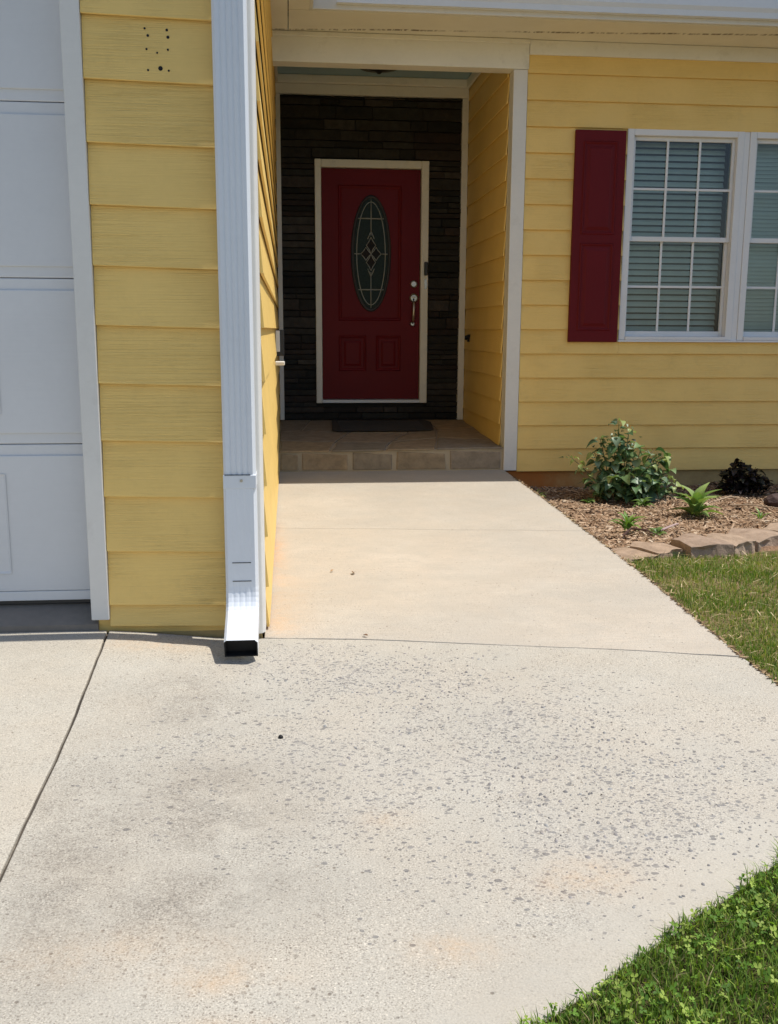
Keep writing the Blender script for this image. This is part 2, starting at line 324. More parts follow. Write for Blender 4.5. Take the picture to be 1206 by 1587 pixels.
import bmesh
def slab(name, poly, mat, parent=None, step=.12, ylo=-9):
    bm = bmesh.new(); f = bm.faces.new([bm.verts.new((x, y, 0)) for x, y in poly])
    xs = [q[0] for q in poly]; ys = [q[1] for q in poly]
    for ax, lo, hi in ((0, max(min(xs), -1.6), max(xs)), (1, max(min(ys), .9), max(ys))):
        t = lo + step
        while t < hi - .01:
            co = Vector((t, 0, 0)) if ax == 0 else Vector((0, t, 0)); no = Vector((1, 0, 0)) if ax == 0 else Vector((0, 1, 0))
            bmesh.ops.bisect_plane(bm, geom=bm.verts[:] + bm.edges[:] + bm.faces[:], dist=1e-5, plane_co=co, plane_no=no); t += step
    ret = bmesh.ops.extrude_face_region(bm, geom=bm.faces[:]); 
    for e in ret['geom']:
        if isinstance(e, bmesh.types.BMVert): e.co.z -= .11
    for v in bm.verts: v.co.z += float(cz(v.co.x, v.co.y)) + .0012 * math.sin(v.co.x * 9) * math.sin(v.co.y * 7)
    bmesh.ops.recalc_face_normals(bm, faces=bm.faces[:])
    mb = MB(); bm.verts.index_update(); mb.add([v.co[:] for v in bm.verts], [[v.index for v in f.verts] for f in bm.faces]); bm.free()
    return obj(name, mb, mat, parent, .006, kind=None if parent else 'structure', origin=(0, 0, 0))

def wobble(pts, amp=.003, n=5):
    out = []
    for (x0, y0), (x1, y1) in zip(pts[:-1], pts[1:]):
        for k in range(n):
            t = k / n; out.append((x0 + (x1 - x0) * t + random.uniform(-amp, amp), y0 + (y1 - y0) * t + random.uniform(-amp, amp)))
    return out + [pts[-1]]
# ground sheet to the horizon, terrain near the house
mb = MB(); xs = np.unique(np.concatenate([np.linspace(-.6, 6, 67), [8, 14]])); ys = np.unique(np.concatenate([[-14, -10, -6, -3], np.linspace(-1, 9.5, 90), [14]]))
vs = [(x, y, float(gz(x, y)) - .008 - (.05 if x < xedge(y) - .11 else 0)) for y in ys for x in xs]; nx = len(xs)
mb.add(vs, [(j * nx + i, j * nx + i + 1, (j + 1) * nx + i + 1, (j + 1) * nx + i) for j in range(len(ys) - 1) for i in range(nx - 1)])
mb.add([(-400, -400, -.26), (400, -400, -.26), (400, 400, -.26), (-400, 400, -.26)], [(0, 1, 2, 3)])
obj('ground', mb, m_lawn, kind='structure', smooth=True)
mb = MB(); xs = np.linspace(1.5, 6, 60); ys = np.linspace(4.35, 7.36, 50); nx = len(xs)
vs = []
for y in ys:
    for t in np.linspace(0, 1, 60):
        x = xedge(y) + .004 + t * 4.4; front = 4.62 + .13 * (x - 1.6) + .04 * math.sin(x * 4)
        h = .018 * math.sin(x * 7 + y * 3) * math.sin(y * 6.1) + .012 * math.sin(x * 15.3) * math.sin(y * 13.7 + 1)
        vs.append((x, y, float(gz(x, y)) + .012 + h * sm(0, .2, t * 4.4) - (.10 if y < front else 0)))
mb.add(vs, [(j * 60 + i, j * 60 + i + 1, (j + 1) * 60 + i + 1, (j + 1) * 60 + i) for j in range(len(ys) - 1) for i in range(59)])
obj('garden_bed', mb, m_soil, kind='structure', smooth=True)
# concrete: driveway, apron, two walkway slabs
JT = wobble([(-.627, 3.288), (-.614, 3.10), (-.606, 2.85), (-.597, 2.62), (-.588, 2.17), (-.578, 1.818), (-.565, 1.3), (-.55, .3), (-.52, -9)], .0012)
slab('driveway', [(-6.2, 3.288), (-6.2, -9)] + [(x - .004, y) for x, y in JT[::-1]], m_drive)
edge_lo = [(float(xedge(y)), float(y)) for y in np.concatenate([[-9, .3], np.linspace(.6, 2.93, 26)])]
ap = [(x + .004, y) for x, y in JT] + edge_lo + wobble([(1.479, 2.952), (1.183, 3.043), (.761, 3.134), (.238, 3.251), (-.094, 3.288)], .002, 4)
slab('apron', ap, m_apron)
wy = lambda x: 5.215 - .122 * (x + .07)
jl = wobble([(-.098, 3.296), (.238, 3.259), (.761, 3.142), (1.183, 3.051), (1.479, 2.961)], .002, 4)
slab('walkway', jl + [(float(xedge(y)), float(y)) for y in np.linspace(3.1, 4.95, 12)] + [(1.585, wy(1.585)), (-.098, wy(-.098))], m_walk)
slab('walkway', [(-.098, wy(-.098) + .006), (1.585, wy(1.585) + .006)] + [(float(xedge(y)), float(y)) for y in np.linspace(5.2, 7.36, 12)] + [(-.098, 7.36)], m_walk)
obj('garage_floor', MB().add([(-5.6, 3.29, -.05), (-.66, 3.29, -.05), (-.66, 9, -.05), (-5.6, 9, -.05), (-5.6, 3.29, .066), (-.66, 3.29, .066), (-.66, 3.40, .118), (-5.6, 3.40, .118), (-.66, 9, .12), (-5.6, 9, .12)],
    [(0, 1, 5, 4), (4, 5, 6, 7), (7, 6, 8, 9), (1, 2, 8, 6, 5), (3, 0, 4, 7, 9)]), m_gslab, kind='structure')

jv = [(x + sx_, y, float(cz(x, y)) - .010 + random.uniform(-.003, .005)) for x, y in JT[:-1] for sx_ in (-.009, .009)]
obj('expansion_joint', MB().add(jv, [(i, i + 1, i + 3, i + 2) for i in range(0, len(jv) - 2, 2)]), m_joint, kind='structure', origin=(0, 0, 0))
# exposed gravel stones, slightly proud of the worn cement
PC = [(.22, 2.88, .24, .14, -.5), (.58, 2.35, .30, .24, -.9), (.86, 2.0, .26, .19, -.6), (.72, 1.86, .2, .16, 0)]
V, F, Cc = [], [], []; k = 0
for i in range(1300):
    cx, cy, rx, ry, an = PC[rng.choice(4, p=[.3, .4, .2, .1])]; u, v = rng.normal(0, .95, 2)
    x = cx + u * rx * math.cos(an) - v * ry * math.sin(an); y = cy + u * rx * math.sin(an) + v * ry * math.cos(an)
    if x > xedge(y) - .08 or y > 3.02 - .2 * (x - 1.2) or x < -.3: continue
    r = .0025 + .0050 * rng.random() ** 2.6; el = rng.uniform(.5, .95); th = rng.uniform(0, 6.3); n = 7
    ang = np.linspace(0, 2 * np.pi, n, False); rr = r * rng.uniform(.75, 1.15, n)
    px = rr * np.cos(ang); py = rr * el * np.sin(ang); X = x + px * math.cos(th) - py * math.sin(th); Y = y + px * math.sin(th) + py * math.cos(th)
    z0 = float(cz(x, y)); base = len(V)
    V += [(X[q], Y[q], z0 - .001) for q in range(n)] + [(x + .6 * (X[q] - x), y + .6 * (Y[q] - y), z0 + .0022) for q in range(n)]
    for q in range(n): F.append((base + q, base + (q + 1) % n, base + n + (q + 1) % n)); F.append((base + q, base + n + (q + 1) % n, base + n + q))
    for q in range(1, n - 1): F.append((base + n, base + n + q, base + n + q + 1))
    t = rng.uniform(.75, 1.2); cc = [(.26, .24, .23), (.33, .30, .275), (.20, .19, .185), (.38, .34, .29), (.28, .275, .265)][rng.integers(5)]
    Cc += [[q * t for q in cc]] * (2 * n)
npmesh('exposed_gravel', V, np.array(F), m_pebble, np.array(Cc))

# ------------------------------------------------------------------ the house
house = thing('house', (1.6, YF, -.16), 'yellow lap-sided house with white trim, garage door, recessed porch and red front door', 'house')
PL = {}
def plank(wall, mat, side, a0, a1, zb, zt, plane, tilt=0.):
    """one lap-siding board: side 'F' faces -Y, 'R' faces +X, 'L' faces -X; a0..a1 is its run along the wall"""
    L = a1 - a0; h = zt - zb; key = (side, round(L, 4), round(h, 4), tilt, mat.name)
    if key not in PL:
        mb = MB(); rings = []; N = max(2, int(L / .35))
        for i in range(N + 1):
            u = -L / 2 + L * i / N; z = -tilt * u; wv = random.uniform(-.0012, .0012) if 0 < i < N else 0
            prof = [(.0235 + wv, z + .0015), (.022 + wv, z), (.0135, z), (-.001, z + h + .024), (.0055, z + h + .024)]
            rings.append([(u, -d, zz) if side == 'F' else ((d, u, zz) if side == 'R' else (-d, -u, zz)) for d, zz in prof])
        mb.loft(rings); me = bpy.data.meshes.new('siding_plank'); me.from_pydata(mb.v, [], mb.f); me.materials.append(mat); me.update()
        PL[key] = me
    mid = (a0 + a1) / 2
    loc = {'F': (mid, plane, zb), 'R': (plane, mid, zb), 'L': (plane, mid, zb)}[side]
    return link('siding_plank', PL[key], wall, loc)

# garage front wall
gw = obj('garage_wall', MB().box(-.66, XL - .006, YG + .004, YG + .12, .03, 2.30).box(-5.9, XL - .006, YG + .004, YG + .12, 2.30, 3.2).box(-5.9, -5.55, YG + .004, YG + .12, .03, 2.30)
    .add([(-5.9, YG + .01, 3.2), (XL - .006, YG + .01, 3.2), (-3., YG + .01, 4.7), (-5.9, YG + .12, 3.2), (XL - .006, YG + .12, 3.2), (-3., YG + .12, 4.7)], [(0, 1, 2), (5, 4, 3), (0, 3, 4, 1), (1, 4, 5, 2), (2, 5, 3, 0)]), m_side, house)
zc = [.057, .131] + [.131 + .1868 * i for i in range(1, 17)]
for zb, zt in zip(zc[:-1], zc[1:]):
    if zb < 2.30:
        plank(gw, m_side, 'F', -.617, -.195, zb, zt, YG, .024)
        plank(gw, m_side, 'F', -5.86, -5.61, zb, zt, YG)
    elif zb < 3.1: plank(gw, m_side, 'F', -5.86, -.195, zb, zt, YG, .003 if zb > 2.45 else .003)
for px, pz, r in ((-.428, 1.969, .0035), (-.419, 1.948, .0042), (-.361, 1.966, .0042), (-.358, 1.945, .005), (-.424, 1.908, .0035), (-.359, 1.908, .0035), (-.392, 1.898, .003), (-.421, 1.846, .0035), (-.383, 1.852, .0072), (-.358, 1.846, .0035)):
    obj('screw_hole', MB().tube([(px, YG - .0235 + .0165 * (pz - 1.812) / .2108, pz), (px, YG - .001, pz)], r, 8), m_black, gw)
box('foundation', m_found, house, -.655, XL - .002, YG + .006, YG + .1, -.1, .0565)
# garage-door casing, corner board
box('garage_trim', m_white, house, -.678, -.6185, YG - .028, YG + .06, .085, 2.290)
box('garage_trim', m_white, house, -5.6, -5.54, YG - .028, YG + .06, .085, 2.290)
box('garage_trim', m_white, house, -5.6, -.6185, YG - .028, YG + .06, 2.292, 2.376)
obj('corner_board', MB().prism([(-.20, YG - .022), (XL - .010, YG - .022), (XL + .003, YG - .016), (XL + .012, YG - .002), (XL + .012, YG + .085), (XL, YG + .085), (XL, YG), (-.20, YG)], .02, 3.1), m_white, house, .003)
# garage door: four sections with stamped panels
gd = link('garage_door', None, house, (-3.1, YG + .08, .131)); gy = YG + .075; sh = .5445
for k in range(4):
    z0 = .131 + k * sh; mb = MB(); mb.box(-5.55, -.668, gy, gy + .045, z0 + .0012, z0 + sh - .0012)
    mb.box(-5.55, -.668, gy - .006, gy + .001, z0 + .036, z0 + sh - .038)
    x = -.955
    while x > -5.3:
        x0 = x - .50; za, zb = z0 + .10, z0 + sh - .10
        for (i0, d0), (i1, d1) in (((0, -.0045), (.018, .004)), ((.018, .004), (.03, .004)), ((.03, .004), (.05, -.009))):
            A = [(x0 + i0, gy + d0, za + i0), (x - i0, gy + d0, za + i0), (x - i0, gy + d0, zb - i0), (x0 + i0, gy + d0, zb - i0)]
            B = [(x0 + i1, gy + d1, za + i1), (x - i1, gy + d1, za + i1), (x - i1, gy + d1, zb - i1), (x0 + i1, gy + d1, zb - i1)]
            mb.add([(p_[0], p_[1] - .005, p_[2]) for p_ in A] + [(p_[0], p_[1] - .005, p_[2]) for p_ in B], [(i, (i + 1) % 4, 4 + (i + 1) % 4, 4 + i) for i in range(4)])
        mb.box(x0 + .05, x - .05, gy - .0141, gy, za + .05, zb - .05)
        x -= .60
    o = obj('door_section', mb, m_garage, gd, .003)
box('bottom_seal', m_dark, gd, -5.55, -.668, gy + .005, gy + .04, .116, .133, .004)
box('bottom_rail', m_garage, gd, -5.55, -.668, gy - .0075, gy - .003, .133, .166, .003)
# side wall of the garage, running back into the porch
sw = obj('garage_side_wall', MB().box(XL - .12, XL - .004, YG + .12, YD + .2, .0, 3.3), m_sideY, house)
for i in range(-6, 12):
    zb = 1.064 + .181 * i
    if zb < 0: zb2 = .02
    else: zb2 = zb
    if zb + .181 > .03: plank(sw, m_sideY, 'R', YG + .087, YD + .02, max(zb, .012), zb + .181, XL)
# front wall right of the porch
fw = obj('front_wall', MB().box(XR + .1, 2.50, YF + .004, YF + .14, -.012, 3.2).box(2.50, 4.33, YF + .004, YF + .14, -.012, .992).box(2.50, 4.33, YF + .004, YF + .14, 2.52, 3.2).box(4.33, 7.0, YF + .004, YF + .14, -.012, 3.2), m_side, house)
for i in range(-6, 11):
    zb = 1.0675 + .181 * i; zt = zb + .181
    zb = max(zb, -.012)
    if zt <= .985 or zb >= 2.51: plank(fw, m_side, 'F', 1.738, 6.98, zb, zt, YF)
    else: plank(fw, m_side, 'F', 1.738, 2.499, zb, zt, YF)
    if zb < .95 and zt > .985: plank(fw, m_side, 'F', 2.501, 4.329, zb, .951, YF)
    if not (zt <= .985 or zb >= 2.51): plank(fw, m_side, 'F', 4.331, 6.98, zb, zt, YF)
box('foundation', m_found, house, 1.62, 7.0, YF + .008, YF + .2, -.35, -.014)
box('frieze_board', m_cream, house, 1.745, 7.0, YF - .03, YF + .003, 3.0, 3.098)
# porch corner post boards, beam, ceiling
obj('corner_post', MB().prism([(1.633, YF - .026), (1.735, YF - .026), (1.735, YF + .002), (1.66, YF + .002), (1.66, YF + .11), (1.633, YF + .11)], -.004, 2.898), m_white, house, .003)
box('porch_beam', m_cream, house, XL + .002, 1.742, YF - .03, YF + .11, 2.90, 3.098)
box('beam_moulding', m_cream, house, XL + .002, 1.744, YF - .048, YF - .031, 3.065, 3.098, .006)
box('porch_ceiling', m_ceil, house, XL + .003, XR + .1, YF + .112, YD + .15, 3.235, 3.27)
pw = obj('porch_side_wall', MB().box(XR + .004, XR + .11, YF + .004, YD + .2, .0, 3.234), m_sideY, house)
for i in range(-5, 12):
    zb = 1.066 + .181 * i
    plank(pw, m_sideY, 'L', YF + .112, YD + .02, zb, min(zb + .181, 3.2), XR)
def crown(x0, x1, y0, y1, inner, name='crown_moulding'):
    return box(name, m_cream, house, x0, x1, y0, y1, *inner, bevel=.012)
crown(XR - .045, XR - .019, YF + .113, YD - .055, (3.15, 3.234)); crown(XL + .019, XL + .045, YF + .113, YD - .055, (3.15, 3.234))
# stone veneer wall with the front door
sv = obj('stone_wall', MB().box(-.10, .255, YD + .012, YD + .16, .1, 3.24).box(1.263, XR, YD + .012, YD + .16, .1, 3.24).box(.255, 1.263, YD + .012, YD + .16, 2.53, 3.24).box(.255, 1.263, YD + .012, YD + .16, .1, .395), m_room, house)
box('stone_trim', m_white, house, XL + .019, -.046, YD - .045, YD + .02, .236, 3.076)
box('stone_trim', m_white, house, 1.564, XR - .019, YD - .045, YD + .02, .232, 3.076)
box('stone_trim', m_cream, house, XL + .019, XR - .019, YD - .045, YD + .02, 3.078, 3.16)
box('stone_trim', m_cream, house, XL + .019, XR - .019, YD - .065, YD + .02, 3.162, 3.234, .012)
def ledger(x0, x1, z0, z1):
    mb = MB(); d = random.uniform(.002, .040); y = YD + .013; n = 3 if x1 - x0 > .25 else 2; g = .0025
    xs = np.linspace(x0 + g, x1 - g, n + 1); fr = []
    for x in xs:
        e = random.uniform(-.006, .006); fr.append([(x, YD - d - e, z0 + g + random.uniform(0, .003)), (x, YD - d - e + random.uniform(-.006, .004), z1 - g - random.uniform(0, .004)), (x, y, z1 - g), (x, y, z0 + g)])
    mb.loft([r_[::-1] for r_ in fr]); return obj('ledger_stone', mb, m_ledge, sv, .0025)
z = .19
nst = 0
while z < 3.07:
    h = min(random.choice((.045, .05, .055, .06, .075, .10) if z < 2.5 else (.06, .09, .11, .05)), 3.074 - z) 
    if 3.074 - z - h < .02: h = 3.074 - z
    spans = [(-.05, 1.57)] if (z + h < .395 or z > 2.53) else [(-.05, .252), (1.266, 1.57)]
    for s0, s1 in spans:
        x = s0
        while x < s1 - .001:
            L = random.uniform(.12, .5)
            if s1 - x - L < .09: L = s1 - x
            ledger(x, x + L, z, z + h); x += L; nst += 1
    z += h
# door casing, door
dc = link('door_frame', None, house, (.76, YD, .39))
for x0, x1, z0, z1 in ((.250, .306, .39, 2.54), (1.204, 1.272, .39, 2.54)): box('door_jamb', m_cream, dc, x0, x1, YD - .055, YD + .08, z0, z1, .006)
box('door_head', m_cream, dc, .306, 1.204, YD - .054, YD + .08, 2.472, 2.539, .006)
box('threshold', m_alu, dc, .3065, 1.2035, YD - .06, YD + .08, .392, .420, .004)
fd = obj('front_door', MB().box(.309, 1.201, YD - .005, YD + .04, .426, 2.468), m_door, house, .002)
def ridge(x0, x1, z0, z1, y, wd, hh, name='door_moulding', par=fd, mat=m_door):
    mb = MB(); R_ = []
    for i, d in ((0, 0), (wd * .35, hh), (wd * .65, hh * .8), (wd, 0)): R_.append([(x0 + i, y - d, z0 + i), (x1 - i, y - d, z0 + i), (x1 - i, y - d, z1 - i), (x0 + i, y - d, z1 - i)])
    mb.loft(R_, caps=False); return obj(name, mb, mat, par)
ridge(.457, 1.03, 1.138, 2.33, YD - .005, .030, .008)
for x0, x1 in ((.458, .712), (.800, 1.030)):
    ridge(x0, x1, .682, 1.006, YD - .005, .026, .008)
    mb = MB(); R_ = [[(x0 + i, YD - .004 - d, .682 + i), (x1 - i, YD - .004 - d, .682 + i), (x1 - i, YD - .004 - d, 1.006 - i), (x0 + i, YD - .004 - d, 1.006 - i)] for i, d in ((.045, 0), (.066, .008), (.07, .008))]
    mb.loft(R_, caps=True); obj('raised_panel', mb, m_door, fd)
OX, OZ, OA, OB = .754, 1.733, .152, .482
ell = lambda a_, b_, y, n=48, ph=0: [(OX + a_ * math.cos(t * 2 * math.pi / n + ph), y, OZ + b_ * math.sin(t * 2 * math.pi / n + ph)) for t in range(n)]
mb = MB(); mb.loft([ell(OA + .032, OB + .032, YD - .004), ell(OA + .026, OB + .026, YD - .020), ell(OA + .010, OB + .010, YD - .022), ell(OA, OB, YD - .006)], caps=False)
obj('oval_frame', mb, m_dark, fd, smooth=True)
for cx_, cz_, ra, rb in ((OX - .046, OZ, .040, .050), (OX + .046, OZ, .040, .050), (OX, OZ + .075, .036, .064), (OX, OZ - .075, .036, .064)):
    obj('bevel_glass', MB().add([(cx_ - ra, YD - .0095, cz_), (cx_, YD - .0095, cz_ - rb), (cx_ + ra, YD - .0095, cz_), (cx_, YD - .0095, cz_ + rb), (cx_, YD - .013, cz_)], [(0, 1, 4), (1, 2, 4), (2, 3, 4), (3, 0, 4)]), m_black, fd)
obj('oval_glass', MB().add(ell(OA + .004, OB + .004, YD - .0085), [tuple(range(47, -1, -1))]), m_oval, fd)
yb = YD - .011; cm = lambda pts, r=.0042, closed=False: obj('lead_came', MB().tube(pts, r, 6, closed=closed), m_came, fd, smooth=True)
ex = lambda z_: OA * math.sqrt(max(0, 1 - ((z_ - OZ) / OB) ** 2))
cm(ell(OA - .022, OB - .03, yb, 40), closed=True)
for z_ in (2.041, 1.417): cm([(OX - ex(z_), yb, z_), (OX + ex(z_), yb, z_)], .0055)
cm([(OX - OA, yb, OZ), (OX - .095, yb, OZ)]); cm([(OX + .095, yb, OZ), (OX + OA, yb, OZ)])
cm([(OX, yb, OZ + .16), (OX, yb, OZ + OB)]); cm([(OX, yb, OZ - OB), (OX, yb, OZ - .16)])
for cx_, cz_, ra, rb in ((OX - .046, OZ, .046, .058), (OX + .046, OZ, .046, .058), (OX, OZ + .075, .042, .072), (OX, OZ - .075, .042, .072)):
    pts = [(cx_ + ra, yb, cz_), (cx_ + ra * .42, yb, cz_ + rb * .5), (cx_, yb, cz_ + rb), (cx_ - ra * .42, yb, cz_ + rb * .5), (cx_ - ra, yb, cz_), (cx_ - ra * .42, yb, cz_ - rb * .5), (cx_, yb, cz_ - rb), (cx_ + ra * .42, yb, cz_ - rb * .5)]
    cm(pts, .0045, True)
cm([(OX - .03, yb, OZ + .13), (OX, yb, OZ + .2)]); cm([(OX + .03, yb, OZ + .13), (OX, yb, OZ + .2)]); cm([(OX - .03, yb, OZ - .13), (OX, yb, OZ - .2)]); cm([(OX + .03, yb, OZ - .13), (OX, yb, OZ - .2)])
disc = lambda name, x, z_, r, d, mat=m_nickel: obj(name, MB().tube([(x, YD - .004, z_), (x, YD - .004 - d * .7, z_), (x, YD - .004 - d, z_)], [r, r, r * .7], 16), mat, fd, smooth=False, bevel=.001)
disc('deadbolt', 1.146, 1.470, .033, .024); disc('handle_rosette', 1.147, 1.345, .040, .03); disc('handle_base', 1.138, 1.112, .022, .02)
obj('handle_grip', MB().tube([(1.145, YD - .03, 1.335), (1.144, YD - .06, 1.30), (1.142, YD - .062, 1.22), (1.139, YD - .045, 1.15), (1.138, YD - .012, 1.112)], [.010, .012, .013, .011, .008], 8), m_nickel, fd, smooth=True)
obj('thumb_latch', MB().box(1.132, 1.16, YD - .07, YD - .03, 1.352, 1.360), m_nickel, fd, .002)
box('doorbell_camera', m_dark, dc, 1.233, 1.268, YD - .078, YD - .0555, 1.545, 1.665, .008)
obj('doorbell_button', MB().tube([(1.25, YD - .0555, 1.47), (1.25, YD - .064, 1.47)], .016, 12), m_nickel, dc); box('doorbell_plate', m_nickel, dc, 1.238, 1.263, YD - .059, YD - .0552, 1.425, 1.515, .003)
# windows
def window(x0):
    wn = link('window', None, house, (x0 + .43, YF, .99)); X = lambda v: x0 + v; yo = YF - .022
    W = .892
    for b in ((0, .05, 0, 1.53), (W - .05, W, 0, 1.53)): box('window_frame', m_vinyl, wn, X(b[0]), X(b[1]), yo, YF + .11, .992 + b[2], .992 + b[3], .004)
    box('window_frame', m_vinyl, wn, X(.05), X(W - .05), yo, YF + .11, 2.472, 2.522, .004); box('window_frame', m_vinyl, wn, X(.05), X(W - .05), yo - .008, YF + .11, .992, 1.018, .004)
    for nm, z0, z1, y in (('upper_sash', 1.722, 2.472, YF + .012), ('lower_sash', 1.018, 1.758, YF + .038)):
        mb = MB(); mb.box(X(.0505), X(.074), y, y + .03, z0, z1).box(X(W - .074), X(W - .0505), y, y + .03, z0, z1).box(X(.074), X(W - .074), y + .001, y + .03, z0, z0 + (.036 if nm[0] == 'u' else .04)).box(X(.074), X(W - .074), y + .001, y + .03, z1 - (.03 if nm[0] == 'u' else .036), z1)
        obj(nm, mb, m_vinyl, wn, .003)
        a0, a1, c0, c1 = X(.074), X(W - .074), z0 + .036, z1 - .030; tx = (a1 - a0) / 3; zm = (c0 + c1) / 2; yg = y + .014
        for i in (1, 2): box('muntin', m_vinyl, wn, a0 + i * tx - .009, a0 + i * tx + .009, yg - .013, yg - .003, c0 - .004, c1 + .004, .003)
        box('muntin', m_vinyl, wn, a0 - .003, a1 + .003, yg - .0125, yg - .0035, zm - .009, zm + .009, .003)
        for i in range(3):
            for j in range(2):
                za, zb = (c0 - .003, zm) if j == 0 else (zm, c1 + .003); e = random.uniform(-.0006, .0006)
                xa, xb = a0 + i * tx - (.002 if i == 0 else 0), a0 + (i + 1) * tx + (.002 if i == 2 else 0)
                obj('pane', MB().add([(xa, yg + .004 + e, za), (xb, yg + .004 - e, za), (xb, yg + .004 - e, zb), (xa, yg + .004 + e, zb)], [(0, 1, 2, 3)]), m_pane, wn)
    return wn
def blinds(wn, x0, pitch, tilt, cov):
    z = 1.03; me = None
    while z < 2.47:
        W2 = pitch * cov; mb = MB(); n = 3; fr = []
        for s in (-1, 0, 1):
            dy = s * W2 / 2 * math.sin(tilt); dz = s * W2 / 2 * math.cos(tilt); bow = .003 * (1 - s * s)
            fr.append((dy - bow, dz))
        L, Rr = x0 + .06, x0 + .832
        mb.add([(x, YF + .165 + dy, z + dz + random.uniform(-.0015, .0015)) for x in (L, Rr) for dy, dz in fr], [(0, 3, 4, 1), (1, 4, 5, 2)])
        obj('blind_slat', mb, m_blind, wn); z += pitch
w1 = window(2.498); blinds(w1, 2.498, .0470, math.radians(24), .84); w2 = window(3.437); blinds(w2, 3.437, .030, math.radians(12), 1.0)
box('window_mullion', m_vinyl, house, 3.3905, 3.4365, YF - .016, YF + .12, .985, 2.521, .004)
box('window_sill', m_vinyl, house, 2.49, 4.34, YF - .034, YF + .004, .976, .991, .004)
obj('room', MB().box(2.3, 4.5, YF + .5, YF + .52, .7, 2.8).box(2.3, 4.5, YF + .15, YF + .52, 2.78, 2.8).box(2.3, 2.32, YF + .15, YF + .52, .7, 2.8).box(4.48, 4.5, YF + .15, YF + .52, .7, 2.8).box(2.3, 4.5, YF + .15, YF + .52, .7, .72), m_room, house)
def shutter(x0, x1):
    sh_ = obj('shutter', MB().box(x0, x1, YF - .046, YF - .0185, .975, 2.497), m_shut, house, .004)
    for z0, z1 in ((1.06, 1.70), (1.76, 2.42)):
        ridge(x0 + .06, x1 - .06, z0, z1, YF - .046, .022, .008, 'shutter_moulding', sh_, m_shut)
        mb = MB(); X0, X1 = x0 + .06, x1 - .06
        mb.loft([[(X0 + i, YF - .045 - d, z0 + i), (X1 - i, YF - .045 - d, z0 + i), (X1 - i, YF - .045 - d, z1 - i), (X0 + i, YF - .045 - d, z1 - i)] for i, d in ((.03, 0), (.055, .010), (.057, .010))]); obj('shutter_panel', mb, m_shut, sh_)
shutter(2.100, 2.480); shutter(4.36, 4.74)
# soffit, fascia, gutter, roofs
box('soffit', m_soffit, house, .030, 7.0, 6.86, YF + .03, 3.10, 3.118, 0)
box('soffit', m_soffit, house, XL, .024, YG - .2, YF + .03, 3.10, 3.118, 0)
box('soffit', m_soffit, house, .030, .165, YG - .2, 6.854, 3.10, 3.118, 0)
box('fascia', m_white, house, .166, 7.0, 6.838, 6.859, 3.104, 3.26); box('fascia', m_white, house, .166, .187, YG - .2, 6.836, 3.104, 3.26)
def gutter(pts_end):
    prof = [(.0, .0), (.045, .0), (.05, .035), (.062, .060), (.066, .115), (.060, .115), (.056, .064), (.044, .040), (.04, .006), (.0, .006)]
    return prof
mb = MB(); mb.loft([[(x, 6.837 - d, 3.135 + h) for d, h in gutter(0)] for x in (.34, 7.0)]); obj('gutter', mb, m_alu, house)
mb = MB(); mb.loft([[(.188 + d * 1.6, y, 3.135 + h) for d, h in gutter(0)] for y in (6.75, YG - .2)]); obj('gutter', mb, m_alu, house)
mb = MB(); mb.add([(.15, 6.80, 3.265), (7.2, 6.80, 3.265), (7.2, 12.5, 5.8), (.15, 12.5, 5.8), (.15, 6.80, 3.30), (7.2, 6.80, 3.30), (7.2, 12.5, 5.84), (.15, 12.5, 5.84)], [(0, 3, 2, 1), (4, 5, 6, 7), (0, 1, 5, 4), (1, 2, 6, 5), (2, 3, 7, 6), (3, 0, 4, 7)])
obj('roof', mb, m_shingle, house)
mb = MB()
for s in (0, 1):
    xe, xr = (.24, -3.) if s == 0 else (-6.24, -3.)
    mb.add([(xe, YG - .21, 3.27), (xe, 12.5, 3.27), (xr, 12.5, 4.95), (xr, YG - .21, 4.95), (xe, YG - .21, 3.31), (xe, 12.5, 3.31), (xr, 12.5, 4.99), (xr, YG - .21, 4.99)], [(0, 3, 2, 1) if s else (0, 1, 2, 3), (4, 5, 6, 7), (0, 1, 5, 4), (1, 2, 6, 5), (3, 0, 4, 7)])
obj('roof', mb, m_shingle, house)
obj('far_wall', MB().box(-5.9, 7.0, 12.3, 12.4, -.2, 4.9).box(6.98, 7.02, YF + .1, 12.3, -.2, 3.26).box(-5.9, -5.86, YG + .1, 12.3, 0, 3.26), m_side, house)
# ceiling lamp in the porch
cl = obj('ceiling_lamp', MB().tube([(.76, 8.40, 3.235), (.76, 8.40, 3.145), (.76, 8.40, 3.135)], [.165, .165, .11], 20), m_dark, house, .004)
obj('lamp_bowl', MB().tube([(.76, 8.40, 3.136), (.76, 8.40, 3.125), (.76, 8.40, 3.115), (.76, 8.40, 3.098)], [.105, .07, .03, .012], 18), m_dark, cl, smooth=True)
# box and tap on the garage side wall, bell on the porch side wall
ub = box('utility_box', m_dark, house, XL + .016, XL + .075, 6.93, 7.03, .875, 1.055, .006)
box('box_lid', m_white, ub, XL + .016, XL + .045, 6.90, 6.928, .905, 1.05, .004)
box('box_cap', m_white, house, XL + .014, XL + .078, 6.60, 6.69, .822, .848, .006)
obj('wall_hook', MB().tube([(XR - .02, 8.84, 1.0), (XR - .045, 8.84, .995), (XR - .05, 8.83, .975)], [.022, .018, .012], 8).box(XR - .028, XR - .012, 8.80, 8.88, .955, 1.02), m_black, house, .003)
